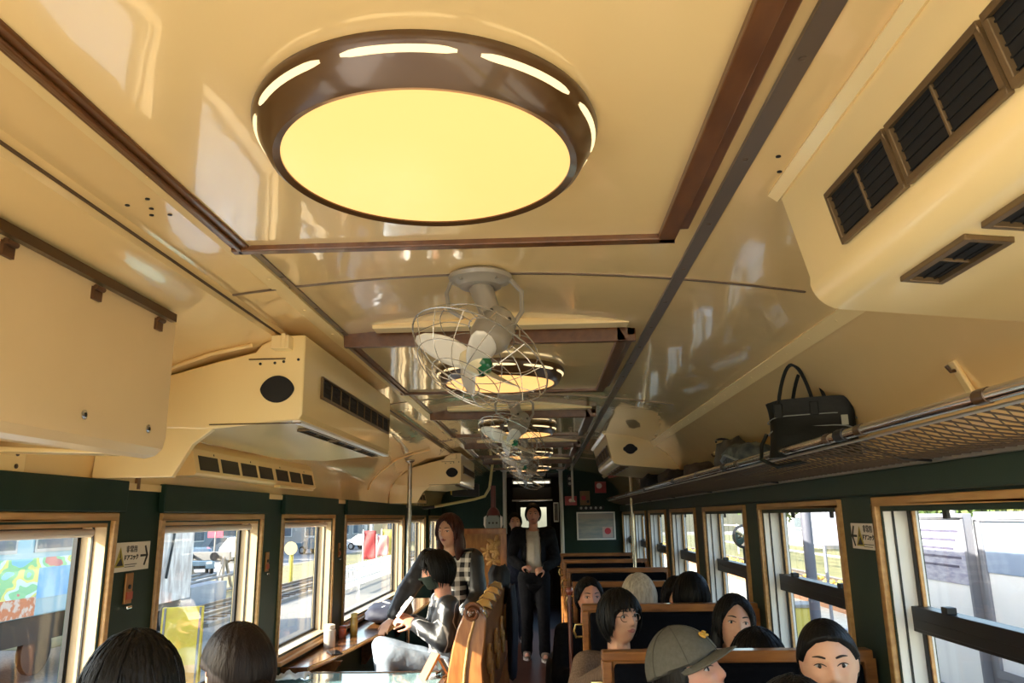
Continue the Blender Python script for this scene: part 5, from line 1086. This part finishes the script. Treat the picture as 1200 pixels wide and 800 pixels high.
MB().box(X0, X0 + .014, -3, 14.0, -.03, .30).build('flower_band', mat('mural_flowers', (.70, .52, .40), .6, col2=(.62, .20, .08), nscale=7, detail=8, contrast=(.44, .52)), t, smooth=0)
MB().box(X0, X0 + .014, 14.0, 17.2, .26, .80).build('blue_band', mat('mural_blue', (.12, .36, .62), .4, col2=(.30, .55, .70), nscale=2), t, smooth=0)
for i in range(12):
    y = -2.4 + i * 1.62; f = MB(); f.box(X0 - .01, X0 + .02, y, y + 1.15, 1.08, 1.88); f = f.build('window', SIL, t, smooth=0); MB().box(X0 + .015, X0 + .026, y + .06, y + 1.09, 1.14, 1.82).build('pane', CWIN, f, smooth=0); MB().box(X0 + .02, X0 + .03, y + .06, y + 1.09, 1.46, 1.49).build('bar', SIL, f, smooth=0)
b = MB(); b.box(X0 - 2.5, X0 - .2, -3, 17.1, -.55, -.05); b.build('underframe', DARKM, t, smooth=0)
for y in (-1, 1.6, 12.2, 14.6):
    b = MB(); b.cyl((X0 - .35, y, -.72), (X0 - .25, y, -.72), .43, n=24); b.build('wheel', DARKM, t)
for y in (5.0, 9.4, 12.4, 15.3): b = MB(); b.box(X0 - .1, X0 + .02, y, y + .45, -1.0, -.05); b.build('step', SIL, t, smooth=0)
# old stone-clad goods van at the end of the siding
t = thing('goods_van', 'weathered pale goods van standing beyond the turquoise carriage', 'goods van', (0, 0, 0)); b = MB(); b.prism([(-9.6, -.4), (-9.6, 2.3), (-10.9, 2.75), (-12.2, 2.3), (-12.2, -.4)], 'y', 17.9, 20.9); b.build('body', mat('van_weathered', (.78, .73, .66), .9, col2=(.45, .38, .33), nscale=5, stretch=(1, 1, .3), bump=.3), t, smooth=0, bevel=.02)
b = MB(); b.box(-12.0, -9.8, 18.0, 20.8, -.6, -.4); b.build('underframe', DARKM, t, smooth=0)
for y in (18.7, 20.1): MB().cyl((-9.95, y, -.75), (-9.82, y, -.75), .40, n=20).build('wheel', DARKM, t)
b = MB(); b.tube([(-9.56, 19.7, 2.2), (-9.54, 19.6, 1.2), (-9.56, 19.4, .2)], .03, 6); b.build('cable', BLACK, t)
# buffer stop
t = thing('buffer_stop', 'grey A-framed buffer stop at the end of the siding', 'buffer stop', (-13.9, 31.5, GZ)); GM = mat('girder_grey', (.22, .21, .20), .6, metal=.4, bump=.05)
for s in (-.75, .75):
    b = MB()
    for p, q in (((s, -.9, .1), (s, 0, 1.5)), ((s, .9, .1), (s, 0, 1.5)), ((s, -.2, .1), (s, 0, 1.5)), ((s, -1.1, .1), (s, 1.2, .1))): b.cyl(p, q, .07, n=6)
    b.build('frame', GM, t)
b = MB(); b.obox((0, 0, 1.45), 2.0, .22, .34); b.build('cross_beam', GM, t, smooth=0, bevel=.02)
for s in (-.5, .5): b = MB(); b.cyl((s, -.12, 1.45), (s, -.4, 1.45), .06); b.cyl((s, -.4, 1.45), (s, -.46, 1.45), .17, n=18); b.build('buffer', DARKM, t)
t = thing('sand_trough', 'grey slatted trough of rails beside the buffer stop', 'trough', (-12.4, 26.5, GZ)); b = MB(); b.box(-.9, .9, -1.4, 1.4, .0, .75); b.build('tub', mat('tub_grey', (.30, .32, .34), .7, bump=.05), t, smooth=0)
for k in range(4): b = MB(); b.tube([(-1.2 + .6 * k, -1.8, .82), (-.9 + .6 * k, 1.8, .95)], .05, 6); b.build('rail_end', GM, t)
# yellow folding board
t = thing('yellow_board', 'tall yellow board standing low outside the second left window', 'board', (-6.25, 13.4, GZ), .32); YB_ = mat('board_yellow', (.62, .46, .04), .6, col2=(.55, .38, .035), nscale=6, bump=.03); b = MB()
b.obox((0, -.12, .70), .66, .03, 1.42, (R(-7), 0, 0)); b.obox((0, .12, .70), .66, .03, 1.42, (R(7), 0, 0)); b.build('panels', YB_, t, smooth=0, bevel=.008); b = MB()
for s in (-.28, .28): b.cyl((s, -.22, 0), (s, -.05, 1.40), .018); b.cyl((s, .22, 0), (s, .05, 1.40), .018)
b.build('legs', GM, t); b = MB(); b.obox((0, -.190, .28), .60, .012, .42, (R(-7), 0, 0)); b.build('orange_panel', mat('board_orange', (.70, .38, .10), .6, bump=.02), t, smooth=0)
# parked cars
def car(label, x, y, rz, paint, suv):
    t = thing('car', label, 'car', (x, y, GZ), rz); h = 1.78 if suv else 1.45; L = 2.2
    b = MB(); rows = []
    side = [(-L, .42), (-L * .985, .82), (-L * .62, .95), (-L * .38, h * .97), (L * .30, h), (L * .66, h * .66 if not suv else h * .95), (L * .96, .92 if not suv else 1.0), (L, .45)]
    for k, (sx, sc) in enumerate(((-.84, 0.), (-.80, 1.), (.80, 1.), (.84, 0.))): rows.append([V((sx * (1 - .16 * max(0, (z - .95) / .8)), y_, (z if sc else .42 + (z - .42) * .97))) for y_, z in side])
    b.grid(rows); b.add(rows[0], [tuple(range(8))]); b.add(rows[-1], [tuple(range(8))]); b.add([r[i] for r in rows for i in (0, -1)], [(0, 2, 4, 6, 7, 5, 3, 1)]); b.build('bodywork', paint, t, smooth=30, bevel=.03)
    for s in (-1, 1):
        b = MB(); b.add([(s * .80, -L * .50, 1.0), (s * .80, L * .62, 1.02), (s * .745, L * .40, h * .93), (s * .745, -L * .34, h * .92)], [(0, 1, 2, 3)]); o = b.build('side_window', CWIN, t, smooth=0); o.modifiers.new('Solid', 'SOLIDIFY').thickness = .03
    b = MB(); b.add([(-.66, -L * .63, .98), (.66, -L * .63, .98), (.58, -L * .40, h * .94), (-.58, -L * .40, h * .94)], [(0, 1, 2, 3)]); o = b.build('windscreen', CWIN, t, smooth=0); o.modifiers.new('Solid', 'SOLIDIFY').thickness = .05
    for s in (-1, 1):
        for y_ in (-1.35, 1.35):
            w = MB().cyl((s * .70, y_, .33), (s * .86, y_, .33), .33, n=24).build('wheel', BLACK, t); MB().cyl((s * .85, y_, .33), (s * .87, y_, .33), .20, n=18).build('hubcap', SIL, w)
        MB().obox((s * .58, -L * .985, .72), .28, .06, .13).build('headlamp', mat('headlamp', (.8, .82, .85), .1, bump=.01), t, smooth=0, bevel=.01)
    MB().obox((0, -L * .99, .52), .8, .05, .14).build('grille', BLACK, t, smooth=0, bevel=.01)
CARW = mat('car_white', (.50, .52, .53), .25, coat=.5, bump=.005); CARS = mat('car_silver', (.30, .34, .37), .3, metal=.4, coat=.5, bump=.005); CARB = mat('car_blue_grey', (.13, .19, .24), .25, coat=.5, bump=.005)
car('silver-blue car parked behind the buffer stop', -19.2, 42, .5, CARB, False); car('white van-like car in the third left window', -20.6, 53.5, 1.1, CARW, True); car('pale car farther along in the third left window', -23.5, 57, 1.1, CARS, True); car('blue-grey car high in the wide left window', -19.2, 66, 1.2, CARB, False); car('white car right of the blue-grey one in the wide left window', -17, 74, 1.2, CARW, False)
# signs, banners, fence on the left
def banner(label, x, y, h, c, name='banner'):
    t = thing(name, label, 'banner', (x, y, GZ)); MB().cyl((0, 0, 0), (0, 0, h), .035, n=8).build('pole', WHITE, t); rows = []
    b = MB()
    for i in range(9): rows.append([V((.04 + .62 * j / 6, .05 * math.sin(i * .8 + j * .9), h - .05 - (h - .9) * i / 8)) for j in range(7)])
    b.grid(rows); o = b.build('cloth', mat('banner_' + c[0], c[1], .7, bump=.05), t, smooth=60); o.modifiers.new('Solid', 'SOLIDIFY').thickness = .01; MB().lathe([(0, 0), (.3, 0), (.3, .08), (.05, .12), (0, .12)], n=16).build('base', WHITE, t)
banner('red banner on a pole outside the wide left window', -9.25, 39.2, 2.3, ('red', (.40, .05, .05))); banner('yellow banner on a pole, just beyond the red and pink banners', -9.0, 42.5, 2.3, ('yellow', (.48, .42, .06))); banner('pink banner hanging between the red and the yellow banners', -9.25, 42.4, 2.0, ('pink', (.45, .20, .20)))
t = thing('white_fence', 'low white picket fence outside the wide left window', 'fence', (-8.3, 30, GZ)); b = MB()
for i in range(34): MB().box(-.02, .02, i * .36, i * .36 + .1, .0, .95).build('picket', WHITE, t, smooth=0)
MB().box(.02, .05, -.1, 12.2, .70, .78).build('rail', WHITE, t, smooth=0); MB().box(.02, .05, -.1, 12.2, .25, .33).build('rail', WHITE, t, smooth=0)
def post(label, x, y, h, r, m, head=None, name='signal_post', z=GZ):
    t = thing(name, label, 'post', (x, y, z)); MB().cyl((0, 0, 0), (0, 0, h), r, n=12).build('shaft', m, t); MB().lathe([(0, 0), (r * 2.5, 0), (r * 2.5, .05), (r, .12)], n=14).build('foot', m, t)
    if head: head(t, h)
    return t
PY = mat('post_yellow', (.48, .37, .05), .5, bump=.02)
post('yellow post with round plate outside the third left window', -11.0, 33.4, 1.65, .09, PY, lambda t, h: MB().cyl((0, -.10, h), (0, -.15, h), .28, n=20).build('round_plate', mat('plate_ochre', (.50, .40, .18), .5, bump=.02), t))
post('red square sign on a post beyond the parked car', -20.5, 47.5, 2.3, .05, GM, lambda t, h: MB().obox((0, 0, h), .95, .06, .9).build('sign_board', mat('sign_crimson', (.60, .06, .10), .5, bump=.02), t, smooth=0, bevel=.01), name='road_sign')
post('white marker post outside the third left window', -10.4, 26.5, 1.2, .05, WHITE, name='marker_post')
def building(label, x0, x1, y0, y1, h, m, roof, nwin, name='building', face='x'):
    t = thing(name, label, 'building', (0, 0, 0)); MB().box(x0, x1, y0, y1, GZ, GZ + h).build('wall', m, t, smooth=0)
    b = MB(); b.prism([(x0 - .4, GZ + h), (x1 + .4, GZ + h), ((x0 + x1) / 2, GZ + h + 1.3)], 'y', y0 - .4, y1 + .4); b.build('roof', roof, t, smooth=0)
    for i in range(nwin):
        xa = x0 + (x1 - x0) * (i + .2) / nwin; xb = x0 + (x1 - x0) * (i + .75) / nwin
        for z in [GZ + 1.2] + ([GZ + 4.0] if h > 5 else []):
            f = MB().box(xa, xb, y0 - .06, y0 + .02, z, z + 1.3).build('window', WHITE, t, smooth=0); MB().box(xa + .08, xb - .08, y0 - .08, y0 - .05, z + .08, z + 1.22).build('pane', CWIN, f, smooth=0)
        ya = y0 + (y1 - y0) * (i + .2) / nwin; yb = y0 + (y1 - y0) * (i + .75) / nwin
        for z in [GZ + 1.2] + ([GZ + 4.0] if h > 5 else []):
            sx = x1 if x1 < 0 else x0; s = 1 if x1 < 0 else -1
            f = MB().box(min(sx - .02 * s, sx + .06 * s), max(sx - .02 * s, sx + .06 * s), ya, yb, z, z + 1.3).build('window', WHITE, t, smooth=0); MB().box(min(sx + .05 * s, sx + .08 * s), max(sx + .05 * s, sx + .08 * s), ya + .08, yb - .08, z + .08, z + 1.22).build('pane', CWIN, f, smooth=0)
ROOFG = mat('roof_grey', (.30, .31, .33), .6, bump=.05)
building('grey-blue shed behind the buffer stop', -44, -29, 52, 74, 6.0, mat('shed_grey', (.22, .26, .29), .7, col2=(.18, .22, .25), nscale=2, stretch=(6, 6, .2), bump=.05), ROOFG, 3)
building('pale building across the car park beyond the white cars', -34, -22, 78, 96, 6.5, mat('house_pale', (.36, .35, .33), .8, bump=.05), ROOFG, 4)
building('bluish low building far off in the wide left window', -20, -9, 98, 112, 5.0, mat('house_blue', (.24, .30, .35), .8, bump=.05), ROOFG, 4)
building('white station shed behind the painted carriage', -30, -18, 4, 26, 4.5, mat('shed_white', (.36, .36, .36), .8, bump=.05), ROOFG, 5)
# right side: platform furniture
BG = mat('board_grey', (.22, .22, .25), .5, metal=.2, bump=.02); BB = mat('board_blue', (.26, .33, .46), .5, col2=(.32, .39, .52), nscale=3, bump=.01); BW = mat('board_white', (.82, .82, .82), .5, bump=.01); BINK = mat('board_ink', (.10, .09, .14), .6, bump=.01)
t = thing('notice_board', 'large white notice board with pale blue heading outside the nearest right window', 'notice board', (2.62, 0, -.12)); y0, y1 = 3.15, 4.78
b = MB(); frame_ring(b, -.03, .03, y0, y1, .75, 1.69, .05); b.build('frame', BG, t, smooth=0, bevel=.006); MB().box(-.012, .012, y0 + .04, y1 - .04, .79, 1.65).build('panel', BW, t, smooth=0); MB().box(-.016, -.011, y0 + .05, y1 - .05, 1.34, 1.64).build('heading', BB, t, smooth=0)
for i in range(3): MB().box(-.0175, -.015, y0 + .3, y1 - .25 - .1 * i, 1.57 - .08 * i, 1.59 - .08 * i).build('text_line', mat('ink_blue', (.24, .32, .46), .6, bump=.01), t, smooth=0)
for y in (y0 + .12, y1 - .12): MB().box(-.03, .03, y - .03, y + .03, 0, .76).build('leg', BG, t, smooth=0)
t = thing('timetable_board', 'grey-framed timetable board with rows of small print, left of the white notice board', 'notice board', (2.66, 0, -.12)); y0, y1 = 4.98, 5.75
b = MB(); frame_ring(b, -.03, .03, y0, y1, .55, 1.68, .03); b.build('frame', BG, t, smooth=0, bevel=.004); MB().box(-.012, .012, y0 + .03, y1 - .03, .57, 1.65).build('panel', BW, t, smooth=0); MB().box(-.016, -.011, y0 + .04, y1 - .04, 1.24, 1.64).build('print', mat('board_print', (.28, .28, .38), .6, col2=(.44, .44, .52), nscale=14, stretch=(1, 1, 4)), t, smooth=0)
for i in range(5): MB().box(-.0175, -.015, y0 + .1 + .04 * (i % 3), y1 - .08, 1.56 - .055 * i, 1.575 - .055 * i).build('text_line', BINK, t, smooth=0)
MB().box(-.017, -.015, y0 + .28, y1 - .3, .92, 1.05).build('small_map', mat('map_grey', (.58, .58, .60), .6, col2=(.75, .75, .75), nscale=16), t, smooth=0)
for y in (y0 + .08, y1 - .08): MB().box(-.03, .03, y - .03, y + .03, 0, .56).build('leg', BG, t, smooth=0)
t = thing('steel_cabinet', 'narrow grey steel cabinet standing between the two boards on the platform', 'cabinet', (2.75, 4.93, -.12)); MB().box(-.06, .12, -.12, .10, 0, 1.66).build('body', mat('cabinet_steel', (.20, .21, .22), .5, col2=(.25, .26, .27), nscale=3, bump=.03), t, smooth=0, bevel=.01); MB().box(-.068, -.06, -.10, .08, .1, 1.58).build('door', BG, t, smooth=0, bevel=.004); MB().box(-.085, -.068, -.05, .02, .86, .90).build('handle', CHROME, t, smooth=0)
post('grey lamp post on the platform seen through the second right window', 2.75, 8.25, 4.2, .055, mat('post_grey', (.11, .11, .14), .5, bump=.02), lambda t, h: [MB().tube([(0, 0, h - .05), (.1, 0, h + .15), (.5, 0, h + .2)], .035, 8).build('arm', BG, t), MB().ell((.6, 0, h + .17), (.22, .10, .06)).build('lamp_head', WHITE, t)], 'lamp_post', -.12)
post('round platform mirror on a post in the third right window', 2.85, 11.25, 1.38, .03, DARKM, lambda t, h: [MB().lathe([(.0, .0), (.15, .0), (.17, .03), (.15, .06), (0, .07)], (0, -.04, h), (-.35, -1, 0), 28).build('rim', DARKM, t), MB().lathe([(0, .08), (.07, .075), (.13, .062), (.13, .058), (0, .058)], (0, -.04, h), (-.35, -1, 0), 28).build('mirror_glass', mat('mirror', (.9, .9, .9), .05, metal=1.), t)], 'platform_mirror', -.12)
t = thing('standing_sign', 'pale lavender standing sign beside the platform lamp post', 'sign', (4.2, 11.9, -.12)); MB().obox((0, 0, 1.52), .42, .05, .62).build('panel', mat('sign_lavender', (.62, .60, .74), .6, col2=(.72, .70, .80), nscale=6), t, smooth=0, bevel=.008); MB().cyl((0, 0, 0), (0, 0, 1.25), .025).build('post', BG, t); MB().lathe([(0, 0), (.2, 0), (.2, .03), (.03, .05)], n=16).build('base', BG, t)
t = thing('bicycle_stand', 'white tubular stand leaning on the platform edge, second right window', 'stand', (2.9, 7.0, -.12)); b = MB(); b.tube([(0, -.25, 0), (0, -.25, 1.0), (0, 0, 1.18), (0, .35, .95), (0, .5, 0)], .03, 10); b.build('hoop', WHITE, t); MB().tube([(0, -.25, .55), (0, .42, .55)], .02, 8).build('crossbar', WHITE, t)
t = thing('yellow_box', 'small yellow box on the platform low in the second right window', 'box', (3.3, 10.6, -.12)); MB().box(-.2, .2, -.2, .2, 0, .5).build('case', PY, t, smooth=0, bevel=.01); MB().box(-.22, .22, -.22, .22, .5, .54).build('lid', GM, t, smooth=0, bevel=.005)
t = thing('flower_bed', 'long low planter of orange marigolds beyond the platform tracks', 'planter', (0, 0, 0)); MB().box(5.1, 5.4, 13, 40, -.12, .18).build('trough', mat('planter_brown', (.40, .20, .10), .8, bump=.1), t, smooth=0)
b = MB(); rr = random.Random(9)
for i in range(420): b.ell((5.12 + .26 * rr.random(), 13.1 + 26.8 * rr.random(), .20 + .16 * rr.random()), (.05, .05, .04), n=6, k=4)
o = b.build('blossoms', mat('marigold', (.75, .36, .06), .7, col2=(.30, .40, .10), nscale=12), t, weld=False); o['kind'] = 'stuff'
t = thing('wire_fence', 'grey post-and-rail fence across the field on the right', 'fence', (0, 0, GZ))
for i in range(14): MB().box(13.95, 14.05, 2 + i * 5, 2.1 + i * 5, 0, 2.1).build('post', mat('fence_grey', (.36, .36, .36), .7, bump=.05), t, smooth=0)
for z in (.7, 1.3, 1.95): MB().box(13.97, 14.03, 2, 70, z, z + .09).build('rail', mat('fence_grey', (.36, .36, .36), .7), t, smooth=0)
building('cream house beyond the field on the right', 26, 36, 40, 52, 5.2, mat('house_cream', (.36, .32, .25), .8, bump=.05), mat('roof_brown', (.30, .17, .12), .7, bump=.1), 3)
building('white house far right behind the trees', 22, 31, 62, 74, 5.6, mat('house_white', (.38, .37, .35), .8, bump=.05), ROOFG, 3)
LEAF = [mat('leaf_olive', (.14, .17, .04), .7, col2=(.22, .24, .07), nscale=1.2), mat('leaf_green', (.07, .125, .035), .7, col2=(.13, .19, .055), nscale=1.2)]; BARK = mat('bark', (.11, .08, .06), .9, bump=.4)
def tree(label, x, y, h, r, kind, seed):
    rr = random.Random(seed); t = thing('tree', label, 'tree', (x, y, GZ), 0, 'trees beyond the tracks'); b = MB(); b.tube([(0, 0, 0), (.1, .05, h * .3), (.0, .1, h * .62)], [.22, .16, .08], 8)
    for k in range(6): a = rr.random() * 6.28; b.tube([(0, .08, h * (.28 + .05 * k)), (math.cos(a) * r * .4, math.sin(a) * r * .4, h * (.45 + .06 * k)), (math.cos(a) * r * .75, math.sin(a) * r * .75, h * (.58 + .05 * k))], [.07, .045, .02], 6)
    b.build('trunk', BARK, t); b = MB()
    for k in range(2600):
        u = rr.random() * 6.283; v = math.acos(2 * rr.random() - 1); q = rr.random() ** .45; n = 1 + .3 * mnoise.noise(V((math.cos(u) * 2, math.sin(u) * 2, math.cos(v) * 2 + seed)))
        p = V((math.sin(v) * math.cos(u) * r * q * n, math.sin(v) * math.sin(u) * r * q * n, h * .66 + math.cos(v) * h * .34 * q * n)); s = .11 + .10 * rr.random()
        Rm = Euler((rr.random() * 3, rr.random() * 3, rr.random() * 6)).to_matrix(); b.add([p + Rm @ V(c) * s for c in ((-1, -.5, 0), (0, -.75, .15), (1, 0, 0), (0, .75, .15))], [(0, 1, 2, 3)])
    b.build('foliage', LEAF[kind], t, smooth=0, weld=False)
for i, (lab, x, y, h, r, k) in enumerate((('bushy yellow-green tree behind the timetable board', 17.5, 26, 5.2, 2.4, 0), ('green tree beyond the fence left of the white notice board', 18.5, 34, 5.6, 2.6, 1), ('olive tree beside the cream house on the right', 20, 46, 6.2, 2.9, 0), ('dark green tree far down the field on the right', 17, 58, 6.5, 3.0, 1), ('slender olive tree behind the white notice board', 16.8, 19, 4.8, 2.0, 0), ('low olive tree nearest outside the right windows', 17.2, 13, 4.6, 2.2, 0),
    ('green tree between the grey shed and the pale building, left', -24.5, 62, 6.5, 2.6, 1), ('olive tree behind the bluish low building, left', -14, 92, 6.0, 2.8, 0))): tree(lab, x, y, h, r, k, 40 + i)
def upole(label, x, y): 
    t = thing('utility_pole', label, 'pole', (x, y, GZ)); MB().cyl((0, 0, 0), (0, 0, 9), .16, .11, 12).build('shaft', mat('concrete_pole', (.42, .41, .39), .8, bump=.05), t); MB().box(-.9, .9, -.05, .05, 8.2, 8.32).build('cross_arm', GM, t, smooth=0)
    for s in (-.75, -.3, .3, .75): MB().cyl((s, 0, 8.32), (s, 0, 8.5), .05).build('insulator', WHITE, t)
upole('utility pole left of the pale building, seen through wide left window', -13.5, 60); upole('utility pole in the field on the right', 15.5, 30)
# ------------------------------------------------------------------ light, sky, camera
w = bpy.data.worlds.new('World'); SC.world = w; w.use_nodes = True; nt = w.node_tree; bg = nt.nodes['Background']
sky = nt.nodes.new('ShaderNodeTexSky'); sky.sky_type = 'NISHITA'; sky.sun_disc = False; sky.sun_elevation = math.radians(26); sky.sun_rotation = math.radians(250); sky.air_density = 1.2; sky.dust_density = 2.5; sky.ozone_density = 1.
nt.links.new(sky.outputs[0], bg.inputs['Color']); bg.inputs['Strength'].default_value = SKY_S
sd = bpy.data.lights.new('sun', 'SUN'); sd.energy = SUN_S; sd.angle = math.radians(.55); sd.color = (1., .93, .80); so = bpy.data.objects.new('sun', sd); COL.objects.link(so)
so.rotation_euler = V((.80, .40, -.42)).to_track_quat('-Z', 'Y').to_euler()
cd = bpy.data.cameras.new('camera'); cam = bpy.data.objects.new('camera', cd); COL.objects.link(cam); SC.camera = cam
cd.sensor_width = 36.; cd.lens = 880. / 1200. * 36.; cd.clip_start = .05; cd.clip_end = 400
Yc = V((38., -205., 880.)).normalized(); up0 = V((-math.sin(.024), math.cos(.024), 0)); Zc = (up0 - Yc * up0.dot(Yc)).normalized(); Xc = Zc.cross(Yc)
if Xc.x < 0: Xc = -Xc
# camera axes (right, up, back) written in world coordinates
right = V((Xc.x, Yc.x, Zc.x)); up = V((Xc.y, Yc.y, Zc.y)); back = -V((Xc.z, Yc.z, Zc.z))
M = Matrix(((right.x, up.x, back.x, 0), (right.y, up.y, back.y, 0), (right.z, up.z, back.z, 1.58), (0, 0, 0, 1))); cam.matrix_world = M
vs = SC.view_settings; vs.view_transform = 'Standard'; vs.look = 'None'; vs.gamma = 1.; vs.use_curve_mapping = False; vs.exposure = EXPO
SC.cycles.max_bounces = 10; SC.cycles.diffuse_bounces = 6; SC.cycles.glossy_bounces = 4; SC.cycles.transparent_max_bounces = 12; SC.cycles.sample_clamp_indirect = 6.; SC.cycles.caustics_reflective = False; SC.cycles.caustics_refractive = False
SC.cycles.use_denoising = True
